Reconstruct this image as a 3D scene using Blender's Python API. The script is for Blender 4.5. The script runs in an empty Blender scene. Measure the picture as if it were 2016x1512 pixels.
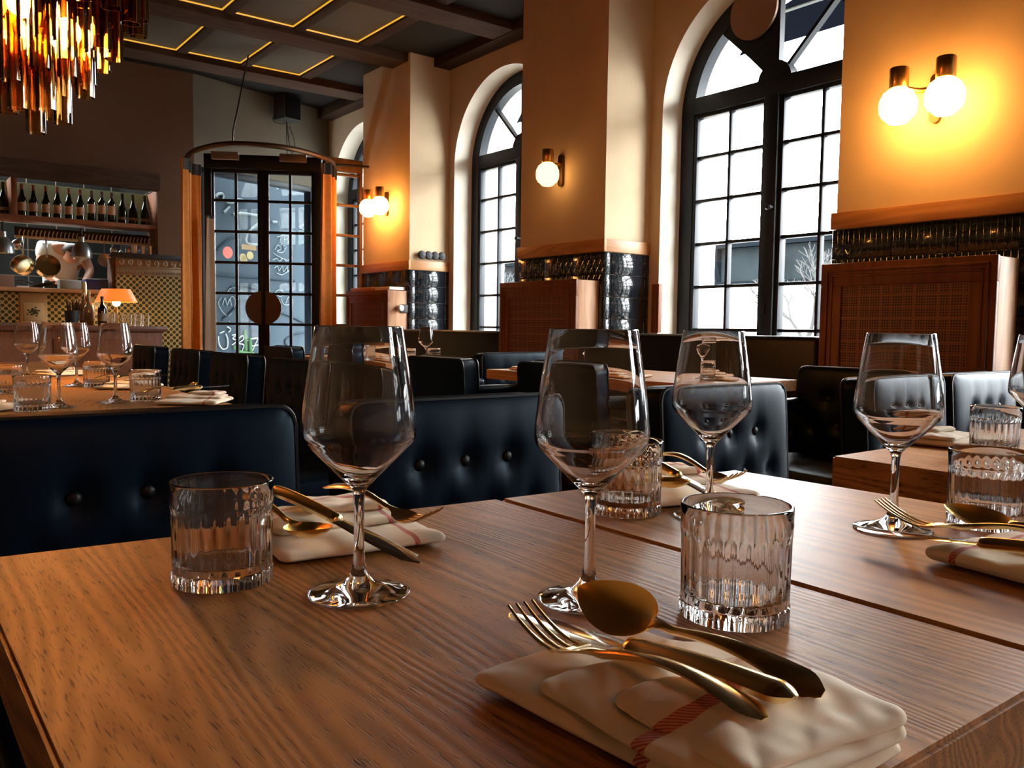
import bpy, bmesh, math, random
from mathutils import Vector, Matrix, noise
random.seed(7)
C = bpy.context.scene.collection
SC = bpy.context.scene
PI = math.pi
R = math.radians

# ------------------------------------------------------------------ camera, sky, exposure
cam = bpy.data.objects.new('camera', bpy.data.cameras.new('camera'))
C.objects.link(cam)
SC.camera = cam
cam.data.sensor_fit = 'HORIZONTAL'
cam.data.sensor_width = 36.0
cam.data.lens = 36.0 * 1661.35 / 2016.0
cam.data.clip_start = 0.02
cam.data.clip_end = 300
EYE = Vector((0, 0, 0.97))
yaw, pit, rol = R(37.367), R(3.782), R(0.755)
fw = Vector((math.sin(yaw)*math.cos(pit), math.cos(yaw)*math.cos(pit), -math.sin(pit)))
rt = Vector((math.cos(yaw), -math.sin(yaw), 0))
up = rt.cross(fw)
rt2 = rt*math.cos(rol) + up*math.sin(rol)
up2 = up*math.cos(rol) - rt*math.sin(rol)
m = Matrix((rt2, up2, -fw)).transposed().to_4x4()
m.translation = EYE
cam.matrix_world = m

W_ = bpy.data.worlds.new('overcast_sky')
SC.world = W_
W_.use_nodes = True
bg = W_.node_tree.nodes['Background']
bg.inputs[0].default_value = (0.96, 0.985, 1.0, 1)
bg.inputs[1].default_value = 44.0
SC.view_settings.view_transform = 'Standard'
SC.view_settings.look = 'None'
SC.view_settings.gamma = 1
SC.view_settings.use_curve_mapping = False
SC.view_settings.exposure = 0.0
cy = SC.cycles
cy.max_bounces = 14
cy.diffuse_bounces = 3
cy.glossy_bounces = 6
cy.transmission_bounces = 14
cy.transparent_max_bounces = 24
cy.sample_clamp_indirect = 6
cy.caustics_reflective = True
cy.caustics_refractive = True
cy.blur_glossy = 0.5
cy.use_denoising = True

def portal(loc, sx, sy, rot):
    l = bpy.data.lights.new('window_portal', 'AREA')
    l.shape = 'RECTANGLE'
    l.size = sx
    l.size_y = sy
    l.cycles.is_portal = True
    o = bpy.data.objects.new('window_portal', l)
    o.location = loc
    o.rotation_euler = rot
    C.objects.link(o)
WC = [8.80, 6.12, 3.44, 0.76, -1.92]          # centres of the arched window bays along the wall
for yc in WC:
    portal((5.17, yc, 1.95), 2.8, 1.6, (0, R(90), 0))

# ------------------------------------------------------------------ materials
def nt(name):
    mt = bpy.data.materials.new(name)
    mt.use_nodes = True
    return mt, mt.node_tree, mt.node_tree.nodes['Principled BSDF']

def N(t, kind, **kw):
    n = t.nodes.new(kind)
    for k, v in kw.items():
        if k.startswith('i_'):
            n.inputs[k[2:].replace('_', ' ')].default_value = v
        else:
            setattr(n, k, v)
    return n

def plain(name, col, rough=.5, metal=0., spec=.5, noise_amt=0., noise_scale=20., bump=0., bump_scale=60., coat=0., emit=None, es=0.):
    mt, t, b = nt(name)
    b.inputs['Base Color'].default_value = (*col, 1)
    b.inputs['Roughness'].default_value = rough
    b.inputs['Metallic'].default_value = metal
    b.inputs['Specular IOR Level'].default_value = spec
    b.inputs['Coat Weight'].default_value = coat
    if emit:
        b.inputs['Emission Color'].default_value = (*emit, 1)
        b.inputs['Emission Strength'].default_value = es
    tc = N(t, 'ShaderNodeTexCoord')
    if noise_amt:
        nz = N(t, 'ShaderNodeTexNoise', i_Scale=noise_scale, i_Detail=5.)
        t.links.new(tc.outputs['Object'], nz.inputs['Vector'])
        rp = N(t, 'ShaderNodeMapRange')
        rp.inputs['From Min'].default_value = .3
        rp.inputs['From Max'].default_value = .7
        rp.inputs['To Min'].default_value = 1-noise_amt
        rp.inputs['To Max'].default_value = 1+noise_amt
        t.links.new(nz.outputs['Fac'], rp.inputs['Value'])
        mx = N(t, 'ShaderNodeVectorMath', operation='SCALE')
        mx.inputs[0].default_value = col
        t.links.new(rp.outputs[0], mx.inputs['Scale'])
        t.links.new(mx.outputs[0], b.inputs['Base Color'])
    if bump:
        nz = N(t, 'ShaderNodeTexNoise', i_Scale=bump_scale, i_Detail=4.)
        t.links.new(tc.outputs['Object'], nz.inputs['Vector'])
        bp = N(t, 'ShaderNodeBump', i_Strength=bump, i_Distance=.004)
        t.links.new(nz.outputs['Fac'], bp.inputs['Height'])
        t.links.new(bp.outputs[0], b.inputs['Normal'])
    return mt

def wood(name, dark, light, axis='Y', rough=.42, ring=14., pore=1., spec=.5, sc=1., bump=.25):
    """oak with rings and long open pores running along one axis"""
    mt, t, b = nt(name)
    tc = N(t, 'ShaderNodeTexCoord')
    mp = N(t, 'ShaderNodeMapping')
    st = {'X': (.09, 1, 1), 'Y': (1, .09, 1), 'Z': (1, 1, .09)}[axis]
    mp.inputs['Scale'].default_value = tuple(s*sc for s in st)
    t.links.new(tc.outputs['Object'], mp.inputs['Vector'])
    wv = N(t, 'ShaderNodeTexNoise', i_Scale=3.6, i_Detail=2.5, i_Distortion=.35)
    t.links.new(mp.outputs[0], wv.inputs['Vector'])
    mul = N(t, 'ShaderNodeMath', operation='MULTIPLY')
    mul.inputs[1].default_value = ring*2
    t.links.new(wv.outputs['Fac'], mul.inputs[0])
    sn = N(t, 'ShaderNodeMath', operation='SINE')
    mul2 = N(t, 'ShaderNodeMath', operation='MULTIPLY')
    mul2.inputs[1].default_value = 2*PI
    t.links.new(mul.outputs[0], mul2.inputs[0])
    t.links.new(mul2.outputs[0], sn.inputs[0])
    mp2 = N(t, 'ShaderNodeMapping')
    s2 = {'X': (48, 640, 640), 'Y': (640, 48, 640), 'Z': (640, 640, 48)}[axis]
    mp2.inputs['Scale'].default_value = s2
    t.links.new(tc.outputs['Object'], mp2.inputs['Vector'])
    pn = N(t, 'ShaderNodeTexNoise', i_Scale=1.*sc, i_Detail=3.)
    t.links.new(mp2.outputs[0], pn.inputs['Vector'])
    pr = N(t, 'ShaderNodeMapRange')
    pr.inputs['From Min'].default_value = .56
    pr.inputs['From Max'].default_value = .68
    t.links.new(pn.outputs['Fac'], pr.inputs['Value'])
    rr = N(t, 'ShaderNodeMapRange')
    rr.inputs['From Min'].default_value = -1
    rr.inputs['From Max'].default_value = 1
    rr.inputs['To Min'].default_value = 0
    rr.inputs['To Max'].default_value = .42
    t.links.new(sn.outputs[0], rr.inputs['Value'])
    big = N(t, 'ShaderNodeTexNoise', i_Scale=5., i_Detail=4.)
    t.links.new(tc.outputs['Object'], big.inputs['Vector'])
    a1 = N(t, 'ShaderNodeMath', operation='MULTIPLY')
    a1.inputs[1].default_value = .6*pore
    t.links.new(pr.outputs[0], a1.inputs[0])
    a2 = N(t, 'ShaderNodeMath', operation='ADD')
    t.links.new(a1.outputs[0], a2.inputs[0])
    t.links.new(rr.outputs[0], a2.inputs[1])
    a3 = N(t, 'ShaderNodeMath', operation='MULTIPLY_ADD')
    a3.inputs[1].default_value = .7
    t.links.new(big.outputs['Fac'], a3.inputs[0])
    t.links.new(a2.outputs[0], a3.inputs[2])
    sb = N(t, 'ShaderNodeMath', operation='SUBTRACT')
    sb.inputs[1].default_value = .3
    sb.use_clamp = True
    t.links.new(a3.outputs[0], sb.inputs[0])
    mx = N(t, 'ShaderNodeMix', data_type='RGBA')
    mx.inputs['A'].default_value = (*light, 1)
    mx.inputs['B'].default_value = (*dark, 1)
    t.links.new(sb.outputs[0], mx.inputs['Factor'])
    t.links.new(mx.outputs['Result'], b.inputs['Base Color'])
    b.inputs['Roughness'].default_value = rough
    b.inputs['Specular IOR Level'].default_value = spec
    bp = N(t, 'ShaderNodeBump', i_Strength=bump, i_Distance=.0015, invert=True)
    t.links.new(a2.outputs[0], bp.inputs['Height'])
    t.links.new(bp.outputs[0], b.inputs['Normal'])
    return mt

def glass(name, col=(1, 1, 1), ior=1.5, rough=0.):
    mt, t, b = nt(name)
    b.inputs['Base Color'].default_value = (*col, 1)
    b.inputs['Transmission Weight'].default_value = 1
    b.inputs['Roughness'].default_value = rough
    b.inputs['IOR'].default_value = ior
    return mt

def sheet_glass(name, tint=(1, 1, 1), refl=.06, rough=.02, k=1.0):
    """thin pane: straight transmission with a fresnel mirror over it"""
    mt, t, b = nt(name)
    t.nodes.remove(b)
    out = t.nodes['Material Output']
    tr = N(t, 'ShaderNodeBsdfTransparent')
    tr.inputs[0].default_value = (*tint, 1)
    gl = N(t, 'ShaderNodeBsdfGlossy')
    gl.inputs['Roughness'].default_value = rough
    fr = N(t, 'ShaderNodeFresnel')
    fr.inputs[0].default_value = 1.45
    ad = N(t, 'ShaderNodeMath', operation='MULTIPLY_ADD')
    ad.inputs[1].default_value = k
    ad.inputs[2].default_value = refl-.04
    ad.use_clamp = True
    t.links.new(fr.outputs[0], ad.inputs[0])
    ms = N(t, 'ShaderNodeMixShader')
    t.links.new(ad.outputs[0], ms.inputs[0])
    t.links.new(tr.outputs[0], ms.inputs[1])
    t.links.new(gl.outputs[0], ms.inputs[2])
    t.links.new(ms.outputs[0], out.inputs[0])
    return mt

M = {}
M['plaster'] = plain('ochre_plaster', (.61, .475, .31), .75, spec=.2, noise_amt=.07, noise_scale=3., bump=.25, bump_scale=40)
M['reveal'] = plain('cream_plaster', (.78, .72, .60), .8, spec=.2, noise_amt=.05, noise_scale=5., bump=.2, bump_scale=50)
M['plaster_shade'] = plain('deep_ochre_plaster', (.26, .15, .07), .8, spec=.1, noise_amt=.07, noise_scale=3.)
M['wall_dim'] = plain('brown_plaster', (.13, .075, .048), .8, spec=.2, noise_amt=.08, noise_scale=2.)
M['wall_grey'] = plain('grey_plaster', (.13, .115, .09), .85, spec=.2, noise_amt=.08, noise_scale=2.)
M['ceil_dark'] = plain('dark_ceiling', (.015, .013, .012), .8, spec=.1)
M['panel'] = plain('pressed_ceiling_panel', (.06, .048, .032), .6, spec=.3, noise_amt=.12, noise_scale=60., bump=.5, bump_scale=120)
M['panel_unlit'] = plain('unlit_ceiling_panel', (.02, .017, .013), .8, spec=.1, bump=.5, bump_scale=120)  # same pressed panel, lack of strip light put into a darker colour
M['beam'] = wood('dark_beam_wood', (.018, .011, .008), (.06, .034, .022), 'X', .8, 10, .6, .08)
M['beamY'] = wood('dark_batten_wood', (.018, .011, .008), (.05, .028, .018), 'Y', .8, 10, .6, .08)
M['floor'] = wood('dark_floor', (.02, .012, .008), (.06, .035, .02), 'Y', .5, 8, .6)
M['oak'] = wood('warm_oak_tabletop', (.055, .019, .006), (.45, .20, .058), 'Y', .46, 34, .9, .28, 1., .25)
M['oak2'] = wood('pale_oak_tabletop', (.15, .075, .035), (.47, .235, .09), 'Y', .44, 14, .35, .22, 1., .15)
M['oakd'] = wood('oak_edge', (.05, .02, .008), (.17, .075, .03), 'Y', .5, 12, .8)
M['rail'] = wood('orange_wood_rail', (.26, .10, .03), (.52, .25, .09), 'Y', .4, 8, .5)
M['railX'] = wood('orange_wood_rail_return', (.26, .10, .03), (.52, .25, .09), 'X', .4, 8, .5)
M['cab'] = wood('red_brown_cabinet_wood', (.085, .026, .011), (.20, .070, .028), 'Z', .45, 6, .4, .25)
M['tile'] = None
M['leather'] = plain('blue_black_leather', (.0015, .005, .012), .38, spec=.16, bump=.04, bump_scale=500)
for k_ in ('leather',):
    M[k_].node_tree.nodes['Principled BSDF'].inputs['Specular Tint'].default_value = (.48, .74, 1, 1)
M['leather2'] = plain('black_leather', (.003, .004, .006), .38, spec=.3, bump=.12, bump_scale=350)
M['metal'] = plain('dark_metal', (.03, .03, .032), .35, .8)
M['steel'] = plain('brushed_steel', (.55, .55, .52), .3, 1.)
M['brass'] = plain('aged_brass', (.62, .36, .12), .28, 1.)
M['bronze'] = plain('dark_bronze', (.10, .055, .03), .4, .9)
M['gold'] = plain('gold_plate', (.96, .73, .36), .22, 1., noise_amt=.12, noise_scale=40.)
M['frame'] = plain('navy_black_window_paint', (.006, .009, .015), .45, spec=.25)
M['pane'] = sheet_glass('window_glass', (.97, .99, .985))
M['doorpane'] = sheet_glass('door_glass', (.97, .99, .985), .04, .02, .05)
M['winecrystal'] = glass('clear_crystal', (1, 1, 1), 1.47)
M['tumblerglass'] = glass('clear_pressed_glass', (.99, .99, .985), 1.5)
M['amber'] = sheet_glass('smoked_amber_glass', (.92, .74, .52), .10, .03)
M['black'] = plain('matt_black', (.012, .012, .013), .6)
M['white'] = plain('white_enamel', (.8, .8, .78), .4)

def woven_tile():
    """black glaze over a cast relief of interlaced straps"""
    mt, t, b = nt('black_woven_relief_tile')
    b.inputs['Base Color'].default_value = (.006, .011, .017, 1)
    b.inputs['Roughness'].default_value = .13
    b.inputs['Specular IOR Level'].default_value = .6
    tc = N(t, 'ShaderNodeTexCoord')
    sp = N(t, 'ShaderNodeSeparateXYZ')
    t.links.new(tc.outputs['Object'], sp.inputs[0])
    s = N(t, 'ShaderNodeMath', operation='ADD')
    t.links.new(sp.outputs[0], s.inputs[0])
    t.links.new(sp.outputs[1], s.inputs[1])
    def mul(x, k):
        n = N(t, 'ShaderNodeMath', operation='MULTIPLY')
        n.inputs[1].default_value = k
        t.links.new(x, n.inputs[0])
        return n.outputs[0]
    def two(x, y, op):
        n = N(t, 'ShaderNodeMath', operation=op)
        t.links.new(x, n.inputs[0])
        t.links.new(y, n.inputs[1])
        return n.outputs[0]
    def ridge(x):
        n = N(t, 'ShaderNodeMath', operation='SINE')
        t.links.new(mul(x, 2*PI/.052), n.inputs[0])
        m_ = N(t, 'ShaderNodeMapRange')
        m_.inputs['From Min'].default_value = -.1
        m_.inputs['From Max'].default_value = .35
        t.links.new(n.outputs[0], m_.inputs['Value'])
        return m_.outputs[0]
    z, q = sp.outputs[2], s.outputs[0]
    a_ = ridge(z)
    b1 = mul(ridge(two(mul(q, .866), mul(z, .5), 'ADD')), .8)
    c_ = mul(ridge(two(mul(q, .866), mul(z, -.5), 'ADD')), .6)
    h = two(two(a_, b1, 'MAXIMUM'), c_, 'MAXIMUM')
    h = two(h, mul(ridge(mul(q, 1.7)), .35), 'ADD')
    bp = N(t, 'ShaderNodeBump', i_Strength=1., i_Distance=.016)
    t.links.new(h, bp.inputs['Height'])
    t.links.new(bp.outputs[0], b.inputs['Normal'])
    return mt
M['tile'] = woven_tile()

def checker_tile():
    mt, t, b = nt('cream_and_green_dot_tile')
    tc = N(t, 'ShaderNodeTexCoord')
    mp = N(t, 'ShaderNodeMapping')
    mp.inputs['Rotation'].default_value = (0, R(45), 0)
    mp.inputs['Scale'].default_value = (24, 24, 24)
    t.links.new(tc.outputs['Object'], mp.inputs['Vector'])
    ck = N(t, 'ShaderNodeTexVoronoi', i_Scale=1., i_Randomness=0.)
    t.links.new(mp.outputs[0], ck.inputs['Vector'])
    lt = N(t, 'ShaderNodeMath', operation='LESS_THAN')
    lt.inputs[1].default_value = .40
    # flatten depth so that the pattern stays a plane pattern
    sp = N(t, 'ShaderNodeSeparateXYZ')
    cb = N(t, 'ShaderNodeCombineXYZ')
    t.links.new(mp.outputs[0], sp.inputs[0])
    t.links.new(sp.outputs[0], cb.inputs[0])
    t.links.new(sp.outputs[2], cb.inputs[1])
    t.links.new(cb.outputs[0], ck.inputs['Vector'])
    t.links.new(ck.outputs['Distance'], lt.inputs[0])
    mx = N(t, 'ShaderNodeMix', data_type='RGBA')
    mx.inputs['A'].default_value = (.50, .38, .16, 1)
    mx.inputs['B'].default_value = (.035, .04, .012, 1)
    t.links.new(lt.outputs[0], mx.inputs['Factor'])
    t.links.new(mx.outputs['Result'], b.inputs['Base Color'])
    b.inputs['Roughness'].default_value = .3
    return mt
M['checker'] = checker_tile()

def grid_tile(name, col, grout, s):
    mt, t, b = nt(name)
    tc = N(t, 'ShaderNodeTexCoord')
    sp = N(t, 'ShaderNodeSeparateXYZ')
    cb = N(t, 'ShaderNodeCombineXYZ')
    t.links.new(tc.outputs['Object'], sp.inputs[0])
    t.links.new(sp.outputs[0], cb.inputs[0])
    t.links.new(sp.outputs[2], cb.inputs[1])
    br = N(t, 'ShaderNodeTexBrick', offset=0., i_Scale=1., i_Mortar_Size=.006)
    br.inputs['Brick Width'].default_value = s
    br.inputs['Row Height'].default_value = s
    br.inputs['Color1'].default_value = (*col, 1)
    br.inputs['Color2'].default_value = (*col, 1)
    br.inputs['Mortar'].default_value = (*grout, 1)
    t.links.new(cb.outputs[0], br.inputs['Vector'])
    t.links.new(br.outputs['Color'], b.inputs['Base Color'])
    b.inputs['Roughness'].default_value = .25
    return mt
M['ktile'] = grid_tile('black_kitchen_tile', (.006, .006, .006), (.07, .055, .04), .30)
M['ktile'].node_tree.nodes['Principled BSDF'].inputs['Specular IOR Level'].default_value = .1

def cane():
    mt, t, b = nt('woven_cane')
    tc = N(t, 'ShaderNodeTexCoord')
    sp = N(t, 'ShaderNodeSeparateXYZ')
    t.links.new(tc.outputs['Object'], sp.inputs[0])
    fs = []
    for ax, k in ((1, 1.), (2, 1.)):
        for per, th in ((.0125, .62), (.055, .84)):
            dv = N(t, 'ShaderNodeMath', operation='DIVIDE')
            dv.inputs[1].default_value = per
            t.links.new(sp.outputs[ax], dv.inputs[0])
            f = N(t, 'ShaderNodeMath', operation='FRACT')
            t.links.new(dv.outputs[0], f.inputs[0])
            l = N(t, 'ShaderNodeMath', operation='LESS_THAN')
            l.inputs[1].default_value = th
            t.links.new(f.outputs[0], l.inputs[0])
            fs.append(l)
    a = fs[0]
    for k in fs[1:]:
        mm = N(t, 'ShaderNodeMath', operation='MULTIPLY')
        t.links.new(a.outputs[0], mm.inputs[0])
        t.links.new(k.outputs[0], mm.inputs[1])
        a = mm
    mx = N(t, 'ShaderNodeMix', data_type='RGBA')
    mx.inputs['A'].default_value = (.22, .080, .036, 1)
    mx.inputs['B'].default_value = (.012, .005, .004, 1)
    t.links.new(a.outputs[0], mx.inputs['Factor'])
    t.links.new(mx.outputs['Result'], b.inputs['Base Color'])
    bp = N(t, 'ShaderNodeBump', i_Strength=.5, i_Distance=.002, invert=True)
    t.links.new(a.outputs[0], bp.inputs['Height'])
    t.links.new(bp.outputs[0], b.inputs['Normal'])
    b.inputs['Roughness'].default_value = .55
    return mt
M['cane'] = cane()
M['cab_daylit'] = wood('cabinet_wood_daylit', (.22, .10, .05), (.46, .25, .13), 'Z', .5, 6, .4, .25)  # cabinet wood again, daylight on the sides put into a lighter colour

def cloth(name, stripes):
    """linen with red woven bands; stripes = list of (axis, position, width) in the napkin's own space"""
    mt, t, b = nt(name)
    tc = N(t, 'ShaderNodeTexCoord')
    sp = N(t, 'ShaderNodeSeparateXYZ')
    nz0 = N(t, 'ShaderNodeTexNoise', i_Scale=18., i_Detail=2.)
    t.links.new(tc.outputs['Object'], nz0.inputs['Vector'])
    t.links.new(tc.outputs['Object'], sp.inputs[0])
    last = None
    for ax, pos, wd in stripes:
        wob = N(t, 'ShaderNodeMath', operation='MULTIPLY_ADD')
        wob.inputs[1].default_value = .012
        t.links.new(nz0.outputs['Fac'], wob.inputs[0])
        t.links.new(sp.outputs[ax], wob.inputs[2])
        s = N(t, 'ShaderNodeMath', operation='SUBTRACT')
        s.inputs[1].default_value = pos+.006
        t.links.new(wob.outputs[0], s.inputs[0])
        ab = N(t, 'ShaderNodeMath', operation='ABSOLUTE')
        t.links.new(s.outputs[0], ab.inputs[0])
        l = N(t, 'ShaderNodeMath', operation='LESS_THAN')
        l.inputs[1].default_value = wd/2
        t.links.new(ab.outputs[0], l.inputs[0])
        if last is None:
            last = l
        else:
            mm = N(t, 'ShaderNodeMath', operation='MAXIMUM')
            t.links.new(last.outputs[0], mm.inputs[0])
            t.links.new(l.outputs[0], mm.inputs[1])
            last = mm
    wv = N(t, 'ShaderNodeTexWave', i_Scale=160., i_Distortion=.4)
    wv.bands_direction = 'DIAGONAL'
    t.links.new(tc.outputs['Object'], wv.inputs['Vector'])
    ml = N(t, 'ShaderNodeMapRange')
    ml.inputs['To Min'].default_value = .55
    ml.inputs['To Max'].default_value = 1.
    t.links.new(wv.outputs['Fac'], ml.inputs['Value'])
    f = N(t, 'ShaderNodeMath', operation='MULTIPLY')
    t.links.new(last.outputs[0], f.inputs[0])
    t.links.new(ml.outputs[0], f.inputs[1])
    mx = N(t, 'ShaderNodeMix', data_type='RGBA')
    mx.inputs['A'].default_value = (.86, .74, .56, 1)
    mx.inputs['B'].default_value = (.48, .04, .035, 1)
    t.links.new(f.outputs[0], mx.inputs['Factor'])
    t.links.new(mx.outputs['Result'], b.inputs['Base Color'])
    b.inputs['Roughness'].default_value = .95
    b.inputs['Specular IOR Level'].default_value = .1
    b.inputs['Sheen Weight'].default_value = .2
    nz = N(t, 'ShaderNodeTexNoise', i_Scale=1400., i_Detail=2.)
    t.links.new(tc.outputs['Object'], nz.inputs['Vector'])
    bp = N(t, 'ShaderNodeBump', i_Strength=.3, i_Distance=.0004)
    t.links.new(nz.outputs['Fac'], bp.inputs['Height'])
    t.links.new(bp.outputs[0], b.inputs['Normal'])
    return mt

def emitter(name, col, s):
    mt, t, b = nt(name)
    b.inputs['Base Color'].default_value = (.8, .75, .6, 1)
    b.inputs['Emission Color'].default_value = (*col, 1)
    b.inputs['Emission Strength'].default_value = s
    return mt
WARM = (1., .43, .10)
M['opal'] = emitter('lit_opal_glass', WARM, 38.)
M['opal_dim'] = emitter('softly_lit_opal_glass', (1., .52, .17), 5.)
M['bulb_fill'] = emitter('fill_bulb', (1., .52, .18), 260.)  # bulbs of the added chandelier behind the viewer
M['bulb'] = emitter('lit_bulb', (1., .50, .15), 950.)
M['led'] = emitter('amber_led_strip', (1., .50, .03), .8)

# ------------------------------------------------------------------ mesh helpers
class MB:
    def __init__(s):
        s.b = bmesh.new()
    def _tf(s, vs, mat):
        if mat is not None:
            bmesh.ops.transform(s.b, matrix=mat, verts=vs)
    def box(s, x0, x1, y0, y1, z0, z1, bev=0., seg=2, mat=None):
        r = bmesh.ops.create_cube(s.b, size=1)
        vs = r['verts']
        for v in vs:
            v.co = Vector(((x0+x1)/2+v.co.x*(x1-x0), (y0+y1)/2+v.co.y*(y1-y0), (z0+z1)/2+v.co.z*(z1-z0)))
        s._tf(vs, mat)
        if bev:
            es = list({e for v in vs for e in v.link_edges})
            bmesh.ops.bevel(s.b, geom=es, offset=bev, segments=seg, affect='EDGES', profile=.5)
        return s
    def face(s, pts):
        s.b.faces.new([s.b.verts.new(p) for p in pts])
        return s
    def lathe(s, prof, seg=32, mat=None, closed=False):
        rings = []
        allv = []
        for r, z in prof:
            if r < 1e-6:
                v = s.b.verts.new((0, 0, z))
                rings.append([v])
                allv.append(v)
            else:
                rg = [s.b.verts.new((r*math.cos(2*PI*k/seg), r*math.sin(2*PI*k/seg), z)) for k in range(seg)]
                rings.append(rg)
                allv += rg
        for a, b in zip(rings[:-1], rings[1:]):
            for k in range(seg):
                k2 = (k+1) % seg
                if len(a) == 1 and len(b) == 1:
                    continue
                if len(a) == 1:
                    s.b.faces.new((a[0], b[k2], b[k]))
                elif len(b) == 1:
                    s.b.faces.new((a[k], a[k2], b[0]))
                else:
                    s.b.faces.new((a[k], a[k2], b[k2], b[k]))
        s._tf(allv, mat)
        return s
    def tube(s, path, r, seg=8, cap=True, closed=False):
        path = [Vector(p) for p in path]
        n = len(path)
        rad = r if isinstance(r, (list, tuple)) else [r]*n
        rings = []
        prev = None
        for i, p in enumerate(path):
            if closed:
                d = (path[(i+1) % n]-path[i-1])
            else:
                d = path[min(i+1, n-1)]-path[max(i-1, 0)]
            d.normalize()
            if prev is None:
                u = Vector((0, 0, 1)) if abs(d.z) < .9 else Vector((1, 0, 0))
                u = (u-d*u.dot(d)).normalized()
            else:
                u = (prev-d*prev.dot(d))
                u = u.normalized() if u.length > 1e-6 else Vector((1, 0, 0))
            prev = u
            w = d.cross(u)
            rings.append([s.b.verts.new(p+(u*math.cos(2*PI*k/seg)+w*math.sin(2*PI*k/seg))*rad[i]) for k in range(seg)])
        lim = n if closed else n-1
        for i in range(lim):
            a, b = rings[i], rings[(i+1) % n]
            for k in range(seg):
                s.b.faces.new((a[k], a[(k+1) % seg], b[(k+1) % seg], b[k]))
        if cap and not closed:
            s.b.faces.new(rings[0][::-1])
            s.b.faces.new(rings[-1])
        return s
    def cyl(s, p0, p1, r, seg=16):
        return s.tube([p0, p1], r, seg)
    def ball(s, c, r, sx=1, sy=1, sz=1, seg=16, ring=10):
        rr = bmesh.ops.create_uvsphere(s.b, u_segments=seg, v_segments=ring, radius=r)
        for v in rr['verts']:
            v.co = Vector((c[0]+v.co.x*sx, c[1]+v.co.y*sy, c[2]+v.co.z*sz))
        return s
    def prism(s, pts, d):
        """extrude a planar polygon (list of points) by the vector d"""
        d = Vector(d)
        a = [s.b.verts.new(p) for p in pts]
        b = [s.b.verts.new(Vector(p)+d) for p in pts]
        n = len(a)
        s.b.faces.new(a[::-1])
        s.b.faces.new(b)
        for k in range(n):
            s.b.faces.new((a[k], a[(k+1) % n], b[(k+1) % n], b[k]))
        return s
    def build(s, name, mat, parent=None, smooth=True, ang=38, fix=True):
        if fix:
            bmesh.ops.recalc_face_normals(s.b, faces=s.b.faces[:])
        me = bpy.data.meshes.new(name)
        s.b.to_mesh(me)
        s.b.free()
        if smooth:
            me.shade_smooth()
            me.set_sharp_from_angle(angle=R(ang))
        me.materials.append(mat)
        o = bpy.data.objects.new(name, me)
        C.objects.link(o)
        if parent:
            o.parent = parent
        return o

def tag(o, label=None, cat=None, group=None, kind=None):
    if label: o['label'] = label
    if cat: o['category'] = cat
    if group: o['group'] = group
    if kind: o['kind'] = kind
    return o
def thing(name, label, cat, loc=(0, 0, 0), rz=0, group=None, kind=None):
    o = bpy.data.objects.new(name, None)
    o.empty_display_size = .05
    C.objects.link(o)
    o.location = loc
    o.rotation_euler = (0, 0, rz)
    return tag(o, label, cat, group, kind)
def struct(o, label=None):
    o['kind'] = 'structure'
    if label: o['label'] = label
    return o
def copy_tree(o, parent=None):
    c = o.copy()
    C.objects.link(c)
    if parent is not None:
        c.parent = parent
    for ch in list(o.children):
        copy_tree(ch, c)
    return c
def dup(o, label, loc, rz=0, group=None):
    c = copy_tree(o)
    c.location = loc
    c.rotation_euler = (0, 0, rz)
    c['label'] = label
    if group: c['group'] = group
    return c
class Stock:
    """first request uses the prototype itself, the later ones copies of it"""
    def __init__(s, make):
        s.make, s.p = make, None
    def __call__(s, label, loc, rz=0, group=None):
        if s.p is None:
            s.p = s.make()
            s.p.location = loc
            s.p.rotation_euler = (0, 0, rz)
            s.p['label'] = label
            if group: s.p['group'] = group
            return s.p
        return dup(s.p, label, loc, rz, group)

# ------------------------------------------------------------------ room shell
XF, XW, XG, XO = 4.10, 4.54, 4.78, 5.15        # pillar face, wall face, window plane, outer face
ZC = 3.56
Y0R, Y1R = -3.25, 10.0
RA, ZS, ZI = 0.78, 2.50, 0.60                  # arch radius, spring line, sill

struct(MB().box(-2.7, 5.0, -3.4, 8.9, -.1, 0).build('floor', M['floor']))
fl = MB().prism([(-2.7, 8.9, -.1), (5.0, 8.9, -.1), (5.0, 9.9, -.1), (4.55, 9.75, -.1), (2.76, 9.2, -.1), (-2.7, 9.2, -.1)], (0, 0, .1)).build('entrance_floor', M['floor'])
struct(fl)
struct(MB().box(-2.7, 5.2, -3.4, 10.3, ZC, ZC+.15).build('ceiling', M['ceil_dark']))
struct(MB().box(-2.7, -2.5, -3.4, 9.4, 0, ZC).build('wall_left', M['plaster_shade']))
struct(MB().box(-2.7, 5.2, -3.4, -3.25, 0, ZC).build('wall_back', M['plaster_shade']))

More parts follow.
